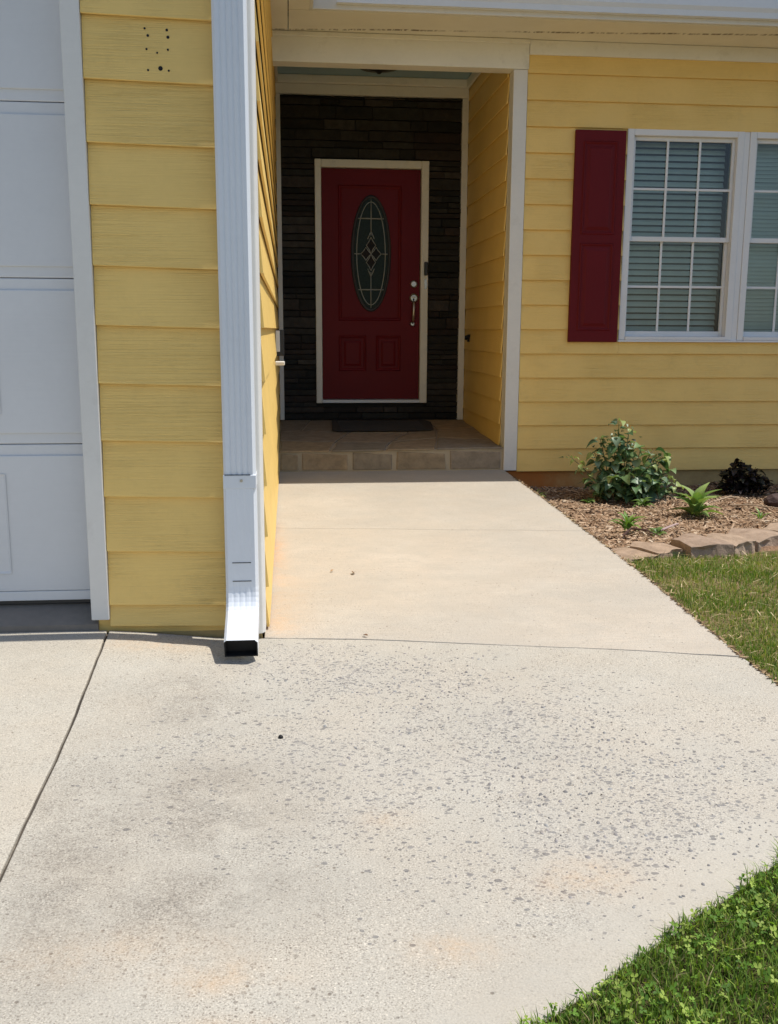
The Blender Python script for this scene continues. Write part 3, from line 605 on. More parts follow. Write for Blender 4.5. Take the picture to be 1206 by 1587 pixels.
# downspout
ds = link('downspout', None, house, (-.17, YG - .05, .03))
def dprof(hw, dep, rib=.0034):
    p_ = [(-hw, dep), (-hw, .008), (-hw + .008, 0)]
    for i in range(4):
        c_ = -hw + .008 + (2 * hw - .016) * (i + .9) / 4.8; p_ += [(c_ - .006, 0), (c_, rib), (c_ + .006, 0)]
    return p_ + [(hw - .009, 0), (hw, .011), (hw, dep)]
P_ = dprof(.052, .070); cxd = -.1655; YP = 3.226; PF_ = dprof(.052, .070, .0004)
def ring(cy, cz_, ang, sc=1., P_=P_):                 # ring of the spout, ang = tilt of its axis from vertical towards the viewer
    out = []
    for u, d in P_:
        dd_ = (d - .035) * sc; out.append((cxd + u * sc, cy + dd_ * math.cos(ang), cz_ - dd_ * math.sin(ang)))
    return out
mb = MB(); mb.loft([ring(YP, 3.1, 0), ring(YP, .235, 0)], caps=False); obj('spout_pipe', mb, m_alu, ds)
rings = [ring(YP, .545, 0, 1.03, PF_), ring(YP, .235, 0, 1.03, PF_)]
N_ = 16
for i in range(N_):
    t = i / (N_ - 1); q_ = min(t / .7, 1.) * 1.12; rb = .095; ex2 = max(0, t - .7) / .3
    y_ = YP - rb * (1 - math.cos(q_)) - ex2 * .135; z_ = .212 - rb * 1.22 * math.sin(q_) - ex2 * .058
    rings.append(ring(y_, z_, q_, 1.03 + (.012 if i % 2 and 0 < i < 10 else 0), dprof(.052, .070, .0016 * (1 - t))))
mb = MB(); mb.loft(rings, caps=False); obj('spout_elbow', mb, m_alu, ds)
mouth = [rings[-1][i] for i in range(len(P_))]; ctr = sum((Vector(q) for q in mouth), Vector()) / len(mouth)
mb = MB(); rin = [[tuple(ctr + (Vector(q) - ctr) * .92) for q in mouth]]; back = Vector((0, .022, .007)); rin.append([tuple(Vector(q) + back) for q in rin[0]])
mb.loft(rin, caps=False); mb.add(rin[1], [tuple(range(len(P_)))]); obj('spout_mouth', mb, m_black, ds)
mb = MB(); mb.loft([rings[-1], rin[0]], caps=False); obj('mouth_rim', mb, m_black, ds)
for z_ in (.295, .232): box('elbow_crimp', m_dark, ds, -.196, -.134, 3.1885, 3.193, z_, z_ + .0025, 0)
box('spout_strap', m_alu, ds, -.2190, -.1120, 3.1885, 3.285, .545, .590, .002)
obj('strap_screw', MB().tube([(-.160, 3.189, .572), (-.160, 3.184, .572)], .005, 8), m_nickel, ds)
box('strap_edge', m_dark, ds, -.214, -.130, 3.1875, 3.192, .590, .592, 0)

# ------------------------------------------------------------------ porch floor: flagstones bedded in mortar
pf = obj('porch_floor', MB().add([(XL + .02, YF - .012, -.02), (XR - .005, YF - .012, -.02), (XR - .02, YD + .05, -.02), (XL + .02, YD + .05, -.02), (XL + .02, YF - .012, .150), (XR - .005, YF - .012, .168), (XR - .02, YD + .05, .225), (XL + .02, YD + .05, .225)],
    [(0, 3, 2, 1), (4, 5, 6, 7), (0, 1, 5, 4), (1, 2, 6, 5), (2, 3, 7, 6), (3, 0, 4, 7)]), m_mortar, kind='structure')
ztop = lambda x, y: .152 + .018 * (x + .1) / 1.74 * (1 - (y - YF) / 1.8) + .075 * (y - YF) / 1.8
def flag(poly):
    cx = sum(q[0] for q in poly) / len(poly); cy = sum(q[1] for q in poly) / len(poly); up = random.uniform(.005, .009); mb = MB()
    P2 = []
    for i, (x, y) in enumerate(poly):
        x2, y2 = poly[(i + 1) % len(poly)]; P2 += [(x, y), ((x + x2) / 2 + random.uniform(-.012, .012), (y + y2) / 2 + random.uniform(-.012, .012))]
    sh_ = lambda k: [(x + (cx - x) * k * .08 / max(.1, math.hypot(x - cx, y - cy)), y + (cy - y) * k * .08 / max(.1, math.hypot(x - cx, y - cy))) for x, y in P2]
    r0 = [(x, y, ztop(x, y) - .004) for x, y in sh_(.13)]; r1 = [(x, y, ztop(x, y) + up) for x, y in sh_(.16)]
    mb.loft([r0, r1]); obj('flagstone', mb, m_flag, pf, .004)
A, B = XL + .02, XR - .012; y0, y1, y2_, y3 = YF - .035, 7.88, 8.45, YD + .02
for poly in ([(A, y0), (.30, y0), (.36, 7.74), (A, 7.86)], [(.30, y0), (.72, y0), (.80, 7.70), (.36, 7.74)], [(.72, y0), (1.10, y0), (1.20, 7.90), (.80, 7.70)], [(1.10, y0), (B, y0), (B, 7.80), (1.20, 7.90)],
             [(A, 7.86), (.36, 7.74), (.50, 8.25), (.10, 8.42), (A, 8.35)], [(.36, 7.74), (.80, 7.70), (1.0, 8.2), (.50, 8.25)], [(.80, 7.70), (1.20, 7.90), (1.28, 8.45), (1.0, 8.2)], [(1.20, 7.90), (B, 7.80), (B, 8.5), (1.28, 8.45)],
             [(A, 8.35), (.10, 8.42), (.2, y3), (A, y3)], [(.10, 8.42), (.50, 8.25), (.72, 8.62), (.66, y3), (.2, y3)], [(.50, 8.25), (1.0, 8.2), (1.1, 8.7), (.72, 8.62)], [(1.0, 8.2), (1.28, 8.45), (1.24, y3), (.66, y3), (.72, 8.62), (1.1, 8.7)], [(1.28, 8.45), (B, 8.5), (B, y3), (1.24, y3)]): flag(poly)
xr = [-.08, .072, .090, .445, .462, .775, .795, 1.19, 1.21, 1.622]
for i in range(0, 10, 2):
    x0, x1 = xr[i], xr[i + 1]; mb = MB(); zt_ = .140 + .016 * (x0 + .1) / 1.74
    mb.loft([[(x0 + random.uniform(0, .02), YF - .019, .012), (x1 - random.uniform(0, .02), YF - .019, .012), (x1 - random.uniform(0, .02), YF - .017, zt_ - random.uniform(0, .028)), (x0 + random.uniform(0, .02), YF - .017, zt_)][::-1],
             [(x0, YF, .010), (x1, YF, .010), (x1, YF, zt_), (x0, YF, zt_)][::-1]]); obj('riser_stone', mb, m_flag, pf, .005)
# doormat
mt = thing('doormat', (.80, 8.45, .22), 'black doormat lying on the flagstones before the red door', 'doormat')
mat_poly = [(.385, 8.97), (.36, 8.32), (.40, 8.26), (1.20, 8.26), (1.235, 8.32), (1.28, 8.80), (1.24, 8.97)][::-1]
mb = MB(); mb.loft([[(x, y, ztop(x, y) + .0155) for x, y in mat_poly][::-1], [(x, y, ztop(x, y) + .022) for x, y in mat_poly][::-1]][::-1]); obj('mat_base', mb, m_mat, mt, .004)
mb = MB()
for i in range(16):
    y = 8.30 + i * .038; mb.box(.43, 1.17, y, y + .016, ztop(.8, y) + .0215, ztop(.8, y) + .026)
obj('mat_pile', mb, m_mat, mt)

# ------------------------------------------------------------------ plants
def leafmesh(name, L, W, fold=.18, droop=.25, n=5, mat=None, c0=(.05, .12, .03), c1=(.10, .2, .05), ribs=False):
    vs, fs, cs = [], [], []
    for i in range(n + 1):
        t = i / n; wd = W * .5 * math.sin(math.pi * min(1, t ** .75 * .97 + .015)) ; x = L * (t - droop * .35 * t * t); z = L * (.06 * math.sin(3.1 * t) - droop * t * t)
        vs += [(x, -wd, z + wd * fold * 2), (x, 0, z), (x, wd, z + wd * fold * 2)]
        for k in (0, 1, 2): cs.append([a_ + (b_ - a_) * (t * .6 + (.3 if k == 1 else 0)) for a_, b_ in zip(c0, c1)])
    for i in range(n):
        for k in (0, 1): fs.append((i * 3 + k, (i + 1) * 3 + k, (i + 1) * 3 + k + 1, i * 3 + k + 1))
    me = bpy.data.meshes.new(name); me.from_pydata(vs, [], fs); me.polygons.foreach_set('use_smooth', [True] * len(fs)); me.materials.append(mat or m_leaf)
    at = me.attributes.new('tint', 'FLOAT_COLOR', 'POINT'); at.data.foreach_set('color', np.array([[*q, 1] for q in cs], np.float32).ravel()); me.update(); return me
def put_leaf(parent, me, loc, yaw, pitch, roll=0., sc=1.):
    o = link('leaf', me, parent, loc); o.rotation_mode = 'XYZ'
    q = Matrix.Rotation(yaw, 3, 'Z') @ Matrix.Rotation(-pitch, 3, 'Y') @ Matrix.Rotation(roll, 3, 'X'); o.rotation_euler = q.to_euler(); o.scale = (sc,) * 3; return o
gzf = lambda x, y: float(gz(x, y)) + .012
# leafy shrub
bx, by = 2.33, 6.72; bz = gzf(bx, by) - .01
sb = thing('shrub', (bx, by, bz), 'leafy green shrub with upright bare stems against the yellow siding', 'shrub')
LV = [leafmesh('leaf', .092, .064, .2, .5, 5, None, c0, c1) for c0, c1 in (((.09, .18, .075), (.15, .26, .11)), ((.14, .24, .095), (.24, .34, .15)), ((.04, .09, .042), (.08, .15, .065)), ((.26, .33, .10), (.40, .46, .18)), ((.16, .24, .14), (.28, .37, .24)))]
stems = [((0, 0), (.0, .02, .60)), ((-.05, .02), (-.13, .03, .46)), ((.04, .0), (.06, -.03, .52)), ((-.08, 0), (-.17, .02, .36)), ((.10, 0), (.24, -.05, .38)), ((.15, 0), (.33, -.03, .36)), ((.08, -.04), (.20, -.14, .30)), ((.0, -.04), (.04, -.15, .25)), ((-.06, -.03), (-.09, -.14, .22)), ((.18, .02), (.38, .0, .22)), ((.14, -.05), (.34, -.12, .20)), ((-.1, -.02), (-.36, .02, .34)), ((-.1, 0), (-.22, -.06, .18)), ((.05, .03), (.12, .08, .42)), ((.1, .0), (.14, -.08, .42)), ((-.02, 0), (-.05, -.05, .5)), ((.12, -.06), (.27, -.16, .2)), ((.2, -.02), (.42, -.06, .12)), ((.16, .0), (.30, .02, .30)), ((.02, -.06), (.10, -.2, .16))]
for i, ((sx, sy), (ex_, ey, ez)) in enumerate(stems):
    p0 = Vector((bx + sx * .5, by + sy * .5, bz)); p3 = Vector((bx + ex_, by + ey, bz + ez)); p1 = p0 + Vector((sx * .6, sy * .6, ez * .4)); pts = []
    for k in range(7): t = k / 6; pts.append((1 - t) ** 2 * p0 + 2 * t * (1 - t) * p1 + t * t * p3)
    mbs = MB().tube(pts, [.006 - .0038 * k / 6 for k in range(7)], 5); o = obj('stem', mbs, m_chip, sb, smooth=True); tint(o, np.array([(.16, .13, .07) if i % 3 else (.10, .12, .05)] * len(mbs.v)))
    nl = 15 if ez < .45 else 16
    if i == 11: nl = 10
    for k in range(nl):
        t = (.28 + .74 * (k / nl) ** .85) if i != 11 else .62 + .4 * k / nl; t = min(t, 1.)
        q = (1 - t) ** 2 * p0 + 2 * t * (1 - t) * p1 + t * t * p3; yaw = k * 2.4 + i + random.uniform(-.5, .5)
        off = random.uniform(0, .02)
        put_leaf(sb, LV[3] if i == 11 or (t > .93 and random.random() < .5) else random.choice(LV[:3] + [LV[4]] + [LV[1]]), q + Vector((math.cos(yaw) * off, math.sin(yaw) * off, random.uniform(-.01, .01))), yaw, random.uniform(-.5, .6), random.uniform(-.6, .6), random.uniform(.55, 1.2) * (.62 if i == 11 else 1) * (1.15 if t < .5 else 1))
fv, ff, fc = [], [], []
for i in range(620):
    sx_, e_ = stems[i % len(stems)]
    if i % len(stems) == 11 and i % 3: continue
    t = random.uniform(.2, 1.02); q = Vector((bx + sx_[0] * .5, by + sx_[1] * .5, bz)).lerp(Vector((bx + e_[0], by + e_[1], bz + e_[2])), t) + Vector((random.gauss(0, .035), random.gauss(0, .03), random.gauss(.0, .02)))
    q.z = max(q.z, bz + .03); L = random.uniform(.028, .06); W = L * random.uniform(.45, .65); yw = random.uniform(0, 6.28); m3 = Matrix.Rotation(yw, 3, 'Z') @ Matrix.Rotation(random.uniform(-.5, .9), 3, 'Y') @ Matrix.Rotation(random.uniform(-.7, .7), 3, 'X'); b_ = len(fv)
    for p_ in ((0, 0, 0), (L * .35, W * .5, W * .12), (L * .45, 0, 0), (L * .35, -W * .5, W * .12), (L, 0, -L * .15), (L * .75, W * .32, -L * .04), (L * .75, -W * .32, -L * .04)): fv.append(tuple(q + m3 @ Vector(p_)))
    ff += [(b_, b_ + 2, b_ + 1), (b_, b_ + 3, b_ + 2), (b_ + 1, b_ + 2, b_ + 5), (b_ + 2, b_ + 3, b_ + 6), (b_ + 2, b_ + 4, b_ + 5), (b_ + 2, b_ + 6, b_ + 4)]
    c_ = random.choice([(.07, .14, .06), (.12, .20, .09), (.20, .28, .14), (.035, .08, .04), (.28, .34, .14)]); fc += [c_] * 7
fo = obj('foliage', MB().add(fv, ff), m_leaf, sb, kind=None, smooth=True); fo['kind'] = 'stuff'; tint(fo, np.array(fc))
# hosta and small seedlings
hosta = thing('hosta', (2.56, 5.87, gzf(2.56, 5.87)), 'light green hosta with broad arching leaves in the mulch', 'plant')
HL = [leafmesh('leaf', .20, .080, .22, .42, 7, None, c0, c1) for c0, c1 in (((.17, .28, .06), (.36, .46, .17)), ((.11, .22, .045), (.24, .36, .11)))]
hz = gzf(2.56, 5.87)
for k in range(17):
    yaw = k * 2.39; put_leaf(hosta, HL[k % 2], (2.56 + .015 * math.cos(yaw), 5.87 + .015 * math.sin(yaw), hz + .01 + .0045 * k), yaw, .50 + .055 * k, random.uniform(-.3, .3), random.uniform(.75, 1.05))
    obj('stalk', MB().tube([(2.56, 5.87, hz - .01), (2.56 + .018 * math.cos(yaw), 5.87 + .018 * math.sin(yaw), hz + .015 + .0045 * k)], .0035, 5), m_ceil if 0 else m_leaf, hosta) if 0 else None
GL = [leafmesh('leaf', .11, .022, .25, .5, 5, None, c0, c1) for c0, c1 in (((.14, .25, .04), (.26, .40, .09)), ((.09, .19, .035), (.18, .30, .06)))]
SL = [leafmesh('leaf', .075, .045, .2, .4, 5, None, (.09, .16, .035), (.17, .26, .07))]
def seedling(x, y, label, meshes, n, sc, up, group='young plants in the mulch'):
    z = gzf(x, y); t = thing('seedling', (x, y, z), label, 'plant', group)
    for k in range(n):
        yaw = k * 2.4 + random.uniform(-.3, .3); put_leaf(t, meshes[k % len(meshes)], (x + .01 * math.cos(yaw), y + .01 * math.sin(yaw), z + .004 + .003 * k * sc), yaw, random.uniform(*up), 0, sc * random.uniform(.75, 1.1))
seedling(1.885, 5.23, 'bright green spiky seedling in the mulch near the walkway edge', GL, 22, 1.0, (.5, 1.35))
seedling(2.01, 5.10, 'tiny round-leaved seedling beside dry twigs behind the edging stones', SL, 10, .8, (.2, 1.0))
seedling(2.93, 5.75, 'thin pale upright weed right of the hosta', GL, 7, .75, (1.0, 1.5))
seedling(2.10, 6.62, 'low green weed under the left side of the shrub', SL, 12, .8, (.2, .9))
seedling(2.42, 6.42, 'low glossy green sprout at the shrub base in front', SL, 14, 1.0, (.1, .9))
seedling(2.80, 6.70, 'pale green sprout between the shrub and the dark bush', SL, 12, .9, (.1, .9))
seedling(1.75, 6.75, 'small grassy weed at the clay corner by the porch post', GL, 14, .7, (.6, 1.4))
seedling(3.62, 6.75, 'yellow green sprout right of the dark bush', SL, 14, 1.0, (.1, .9))
# dark purple bush in the shade
dx, dy = 3.37, 6.93; dz = gzf(dx, dy) - .01
db = thing('dark_shrub', (dx, dy, dz), 'low dark purple bush in shade by the foundation', 'shrub')
DL = [leafmesh('leaf', .075, .05, .2, .4, 3, m_darkleaf, c0, c1) for c0, c1 in (((.012, .008, .010), (.022, .012, .016)), ((.016, .012, .010), (.03, .02, .018)), ((.010, .012, .008), (.018, .022, .012)))]
for i in range(9):
    an = i * .7; e = Vector((dx + .17 * math.cos(an), dy + .10 * math.sin(an), dz + .16 + .06 * math.sin(i * 2.2)))
    o = obj('stem', MB().tube([(dx, dy, dz), (dx + .08 * math.cos(an), dy + .05 * math.sin(an), dz + .1), e], [.006, .004, .002], 5), m_black, db)
for i in range(290):
    u = rng.normal(0, 1, 3); u /= np.linalg.norm(u); r = rng.random() ** .4; x = dx + .21 * u[0] * r; y = dy + .13 * u[1] * r; z = dz + .07 + abs(u[2]) * r * .20 * (1.15 - .4 * abs(u[0])) - .03
    put_leaf(db, DL[i % 3], (x, y, z), rng.uniform(0, 6.3), rng.uniform(-.3, .9), rng.uniform(-.5, .5), rng.uniform(.7, 1.2))

# ------------------------------------------------------------------ edging stones
def edging(pa, pb, depth, z0, h, label, lean=0.):
    (xa, ya), (xb, yb_) = pa, pb; n = 5; dirv = Vector((xb - xa, yb_ - ya, 0)); nn = Vector((-dirv.y, dirv.x, 0)).normalized(); rings = []
    for i in range(n + 1):
        t = i / n; q = Vector((xa, ya, 0)) + dirv * t; tap = .72 + .28 * math.sin(math.pi * min(max(t, .08), .92)); j = lambda s=.008: random.uniform(-s, s)
        rings.append([q + nn * (-.004 + j()) + Vector((0, 0, z0 - .05)), q + nn * (.010 + j(.012)) + Vector((0, 0, z0 + h * .5 + j())), q + nn * (.004 + j(.010)) + Vector((0, 0, z0 + h * tap + j(.007))), q + nn * (depth * .5 + j()) + Vector((0, 0, z0 + h * tap + .008 + j(.006))), q + nn * depth * tap + Vector((0, 0, z0 + h * tap + j())), q + nn * depth * tap + Vector((0, 0, z0 - .05))])
    mb = MB(); mb.loft([r_[::-1] for r_ in rings]); o = obj('edging_stone', mb, m_edge, None, .004, smooth=False)
    return tag(o, label, 'stone', 'stones edging the garden bed')
for a_ in (((1.57, 4.42), (1.80, 4.55), .26, -.04, .010, 'flat tan edging stone nearest the concrete walkway'),
           ((1.81, 4.54), (1.965, 4.63), .24, -.04, .022, 'low wedge-shaped edging stone with a grass tuft before it'),
           ((1.985, 4.565), (2.225, 4.60), .26, -.04, .050, 'blocky edging stone with a dark split face, right of the grass tuft'),
           ((2.235, 4.615), (2.385, 4.69), .24, -.045, .052, 'narrow upright edging stone between two bigger blocks'),
           ((2.40, 4.70), (2.66, 4.85), .26, -.05, .055, 'rounded tan edging stone farthest right in view'),
           ((2.67, 4.86), (2.95, 4.98), .26, -.055, .055, 'tan edging stone beyond the rounded one, at the frame edge')): edging(*a_)
# dark rock, twigs
mb = MB(); rr = []
for i in range(7):
    th = math.pi * i / 6; rr.append([(3.36 + .10 * -math.cos(th), 6.36 + .07 * max(.08, math.sin(th)) * math.cos(k * math.pi / 4) * random.uniform(.8, 1.15), gzf(3.3, 6.3) + .03 + .055 * max(.08, math.sin(th)) * math.sin(k * math.pi / 4) * random.uniform(.8, 1.15)) for k in range(8)])
mb.loft(rr); o = tag(obj('rock', mb, stone('dark_rock', [(.07, .045, .04), (.10, .06, .05)], .8), None, .008), 'dark brown rock in the mulch right of the hosta', 'rock')
def twig(pts, r, label, c=(.42, .32, .22)):
    mb = MB().tube(pts, [r, r * .9, r * .7, r * .3][:len(pts)], 5); o = obj('twig', mb, m_chip, None); tint(o, np.array([c] * len(mb.v))); tag(o, label, 'twig', 'dry twigs in the bed')
gq = lambda x, y, h=.015: (x, y, gzf(x, y) + h)
twig([gq(2.74, 6.35, .02), gq(2.92, 6.45, .03), gq(3.10, 6.55, .05), gq(3.2, 6.62, .03)], .007, 'pale dry twig lying behind the hosta')
twig([gq(3.0, 6.33, .03), gq(3.12, 6.25, .035), gq(3.28, 6.12, .02), gq(3.4, 6.05)], .006, 'tan twig slanting in front of the dark bush')
twig([gq(2.02, 5.12, .02), gq(2.10, 5.17, .04), gq(2.17, 5.22, .055), gq(2.2, 5.26, .05)], .008, 'pinkish grey stub of twig by the tiny seedling', (.45, .33, .30))
twig([gq(1.80, 5.06, .015), gq(1.86, 5.10, .05), gq(1.93, 5.05, .045), gq(2.0, 5.0, .01)], .008, 'dark curved twig below the spiky seedling', (.10, .06, .05))
twig([gq(3.30, 6.10, .02), gq(3.45, 6.08, .03), gq(3.6, 6.05, .02)], .006, 'dark stick right of the rock', (.16, .10, .08))
# dry leaves and crumbs on the concrete
def dry(x, y, s, label, c):
    me = leafmesh('dry_leaf', s, s * .55, .35, -.25, 4, m_chip, c, tuple(v * 1.4 for v in c)); o = link('dry_leaf', me, None, (x, y, float(cz(x, y)) + .004), (0, .1, random.uniform(0, 6))); tag(o, label, 'leaf', 'dry leaves on the concrete')
dry(.275, 4.193, .036, 'curled brown dry leaf on the walkway, larger of the pair', (.13, .075, .04)); dry(.172, 4.212, .022, 'small tan leaf scrap just left of the curled brown leaf', (.30, .19, .10))
dry(.246, 3.285, .022, 'brown leaf scrap beside the slab joint', (.16, .09, .05))
mb = MB(); mb.tube([(-.035, 2.436, .0), (-.035, 2.436, .006), (-.035, 2.436, .009)], [.007, .006, .002], 8); tag(obj('pebble', mb, m_black, None), 'single small black pebble on the worn concrete', 'pebble')

# ------------------------------------------------------------------ mulch, grass, clover
def chips(n):
    x = rng.uniform(1.5, 5.2, n); y = rng.uniform(4.6, 7.34, n)
    ok = (x > xedge(y) + .02) & (y > 4.62 + .13 * (x - 1.6) + .14) & ((y < 6.95) | (x > 1.85)); x, y = x[ok], y[ok]; n = len(x)
    L = rng.uniform(.006, .034, n) * rng.uniform(.5, 1.2, n); W = rng.uniform(.002, .007, n); th = rng.uniform(0, np.pi, n); til = rng.normal(0, .30, n)
    z = gz(x, y) + .012 + .018 * np.sin(x * 7 + y * 3) * np.sin(y * 6.1) + .012 * np.sin(x * 15.3) * np.sin(y * 13.7 + 1) + rng.uniform(.001, .014, n)
    d = np.stack([np.cos(th) * np.cos(til), np.sin(th) * np.cos(til), np.sin(til)], 1); s = np.stack([-np.sin(th), np.cos(th), rng.normal(0, .3, n)], 1)
    p_ = np.stack([x, y, z], 1); V = np.stack([p_ - d * L[:, None] - s * W[:, None], p_ - d * L[:, None] + s * W[:, None], p_ + d * L[:, None] + s * W[:, None] * .6, p_ + d * L[:, None] - s * W[:, None] * .6, p_ + np.array([0, 0, 1.]) * (W * .8)[:, None]], 1).reshape(-1, 3)
    b = np.arange(n)[:, None] * 5; F = np.concatenate([b + np.array([[0, 1, 4]]), b + np.array([[1, 2, 4]]), b + np.array([[2, 3, 4]]), b + np.array([[3, 0, 4]])])
    pal = np.array([(.34, .225, .14), (.44, .315, .21), (.25, .16, .095), (.15, .10, .065), (.38, .26, .17), (.56, .45, .33), (.08, .055, .04)]); c = pal[rng.choice(7, n, p=[.25, .2, .18, .12, .15, .05, .05])] * rng.uniform(.8, 1.15, (n, 1))
    npmesh('mulch', V, F, m_chip, np.repeat(c, 5, 0))
chips(34000)
def blades(name, x, y, hmin, hmax, wd, pal, pw_, lean=.5, zoff=0.):
    n = len(x); h = rng.uniform(hmin, hmax, n); wv = wd * rng.uniform(.6, 1.3, n); th = rng.uniform(0, 2 * np.pi, n); ln = rng.random(n) ** 1.3 * lean * h * 1.4; fa = th + rng.uniform(.8, 2.3, n)
    z = gz(x, y) - .01 + zoff; p0 = np.stack([x, y, z], 1); s = np.stack([np.cos(fa), np.sin(fa), 0 * x], 1) * wv[:, None] / 2; d = np.stack([np.cos(th), np.sin(th), 0 * x], 1) * ln[:, None]; up = np.array([0, 0, 1.]) * h[:, None]
    V = np.stack([p0 - s, p0 + s, p0 - s * .8 + d * .35 + up * .6, p0 + s * .8 + d * .35 + up * .6, p0 + d + up * .95], 1).reshape(-1, 3); b = np.arange(n)[:, None] * 5
    F = np.concatenate([b + np.array([[0, 1, 3]]), b + np.array([[0, 3, 2]]), b + np.array([[2, 3, 4]])])
    pal = np.array(pal); c = pal[rng.choice(len(pal), n, p=pw_)] * rng.uniform(.75, 1.25, (n, 1)); npmesh(name, V, F, m_grass, np.repeat(c, 5, 0))
def scatter(n, x0, x1, y0, y1, keep=None, off=-.004):
    x = rng.uniform(x0, x1, n); y = rng.uniform(y0, y1, n); ok = x > xedge(y) + off + .02 * np.sin(y * 40) * np.sin(y * 13)
    if keep is not None: ok &= keep(x, y)
    return x[ok], y[ok]
patch = lambda x, y: .5 + .25 * np.sin(x * 9 + 3 * np.sin(y * 5)) + .25 * np.sin(y * 11 + 2 * np.sin(x * 6))
LUSH = [(.12, .20, .03), (.19, .29, .045), (.29, .38, .07), (.07, .13, .02), (.44, .38, .19)]
x, y = scatter(95000, .2, 1.5, 1.0, 2.4); blades('grass', x, y, .008, .034, .0024, LUSH, [.3, .28, .17, .17, .08], .8)
x, y = scatter(60000, -.6, 6, -5, 2.7, lambda x, y: ~((x < 1.5) & (y > 1.0))); blades('grass', x, y, .02, .06, .006, LUSH, [.3, .28, .17, .17, .08], .8)
x, y = scatter(90000, -.6, 5, -1.2, 2.75, lambda x, y: ~((x < 1.5) & (y > 1.0) & (y < 2.4))); blades('grass', x, y, .02, .05, .006, LUSH, [.3, .28, .17, .15, .10], .8)
DRY = [(.17, .25, .04), (.28, .32, .07), (.48, .42, .19), (.11, .21, .03), (.38, .35, .12)]
kf = lambda x, y: (y < 4.50 + .13 * (x - 1.6) + .03 * np.sin(x * 9)) & (rng.random(len(x)) < .35 + .75 * patch(x, y) * (1 - .55 * sm(3.9, 4.55, y - .13 * (x - 1.6))))
x, y = scatter(80000, 1.44, 3.3, 2.55, 4.9, kf); gsel = patch(x * .6 + 1, y * .7) + .25 * sm(1.7, 2.4, x) > .55
blades('dry_grass', x[gsel], y[gsel], .012, .036, .0030, DRY, [.42, .18, .06, .28, .06], .7); blades('dry_grass', x[~gsel], y[~gsel], .010, .034, .0030, DRY, [.33, .30, .09, .16, .12], .8)
x, y = scatter(20000, 3.3, 7, 2.5, 4.9, kf); blades('dry_grass', x, y, .015, .05, .006, DRY, [.3, .26, .12, .2, .12], .7)
def clover(n, x0, x1, y0, y1):
    x, y = scatter(n, x0, x1, y0, y1, lambda x, y: rng.random(len(x)) < .15 + 1.1 * patch(x * 1.7, y * 1.9)); n = len(x)
    V, F, Cc = [], [], []
    for i in range(n):
        h = rng.uniform(.008, .030); r = rng.uniform(.002, .0050); th0 = rng.uniform(0, 6.3); tx, ty = rng.normal(0, .55, 2); z = float(gz(x[i], y[i])) - .008 + h; c = np.array([(.14, .26, .035), (.22, .36, .05), (.09, .18, .025), (.32, .41, .08)][rng.integers(4)]) * rng.uniform(.8, 1.2)
        for k in range(3):
            th = th0 + k * 2.1; b = len(V)
            for (u, v) in ((0, 0), (.75, -.62), (1.45, -.55), (1.65, 0), (1.45, .55), (.75, .62)):
                px = r * (u * math.cos(th) - v * math.sin(th)); py = r * (u * math.sin(th) + v * math.cos(th)); V.append((x[i] + px, y[i] + py, z + px * tx + py * ty + abs(v) * r * .4)); Cc.append(c * (1.15 if u == 0 else 1))
            F += [(b, b + 1, b + 2), (b, b + 2, b + 3), (b, b + 3, b + 4), (b, b + 4, b + 5)]
    npmesh('clover', V, np.array(F), m_grass, np.array(Cc))
clover(8000, .25, 1.5, 1.0, 2.2)
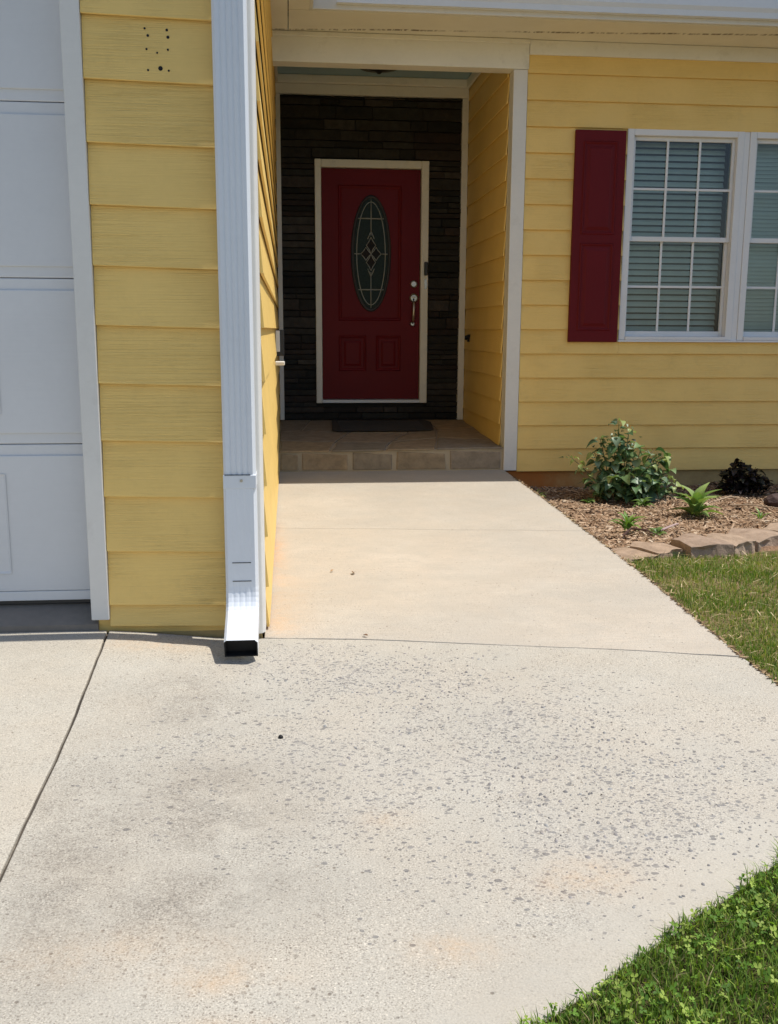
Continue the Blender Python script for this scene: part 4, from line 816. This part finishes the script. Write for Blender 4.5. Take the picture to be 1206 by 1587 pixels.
# grass tuft in front of the wedge stone
tf = MB(); cols = []
for i in range(60):
    an = random.uniform(0, 6.28); x = 1.90 + random.gauss(0, .03); y = 4.54 + random.gauss(0, .012); z = float(gz(x, y)) - .01; h = random.uniform(.025, .05); tf.add([(x - .0015, y, z), (x + .0015, y, z), (x + .02 * math.cos(an), y + .02 * math.sin(an), z + h)], [(0, 1, 2)]); cols += [random.choice([(.06, .13, .03), (.09, .17, .04), (.05, .10, .03)])] * 3
o = obj('grass_tuft', tf, m_grass, None); tint(o, np.array(cols)); tag(o, 'small dark green grass tuft against the wedge-shaped edging stone', 'grass tuft')
print('ledger stones', nst)

# crumbs, roots and straw caught along the edge of the walkway
def edge_litter(n):
    y = rng.uniform(2.3, 7.0, n); x = xedge(y) + np.abs(rng.normal(0, .018, n)) - .006; L = rng.uniform(.004, .018, n); W = rng.uniform(.0015, .004, n); th = rng.uniform(0, np.pi, n)
    z = np.where(x < xedge(y) + .003, .003, gz(x, y) + .006); d = np.stack([np.cos(th), np.sin(th), rng.normal(0, .25, n)], 1) * L[:, None]; q = np.stack([-np.sin(th), np.cos(th), rng.normal(0, .3, n)], 1) * W[:, None]; p_ = np.stack([x, y, z], 1)
    V = np.stack([p_ - d - q, p_ - d + q, p_ + d + q, p_ + d - q], 1).reshape(-1, 3); F = np.arange(n)[:, None] * 4 + np.arange(4)[None]
    c = np.array([(.16, .10, .06), (.28, .19, .11), (.09, .06, .04), (.40, .30, .17)])[rng.integers(0, 4, n)]; npmesh('edge_litter', V, F, m_chip, np.repeat(c, 4, 0))
edge_litter(1500)
def straw(n):
    x, y = scatter(n, 1.46, 3.4, 2.5, 4.9, lambda x, y: y < 4.55 + .13 * (x - 1.6)); n = len(x); L = rng.uniform(.008, .03, n); W = rng.uniform(.0008, .0018, n); th = rng.uniform(0, np.pi, n)
    d = np.stack([np.cos(th), np.sin(th), rng.normal(0, .3, n)], 1) * L[:, None]; q = np.stack([-np.sin(th), np.cos(th), 0 * x], 1) * W[:, None]; p_ = np.stack([x, y, gz(x, y) + rng.uniform(.0, .012, n)], 1)
    V = np.stack([p_ - d - q, p_ - d + q, p_ + d + q, p_ + d - q], 1).reshape(-1, 3); F = np.arange(n)[:, None] * 4 + np.arange(4)[None]
    c = np.array([(.46, .36, .20), (.36, .26, .14), (.24, .16, .09), (.56, .46, .28)])[rng.integers(0, 4, n)]; npmesh('straw', V, F, m_chip, np.repeat(c, 4, 0))
straw(1800)
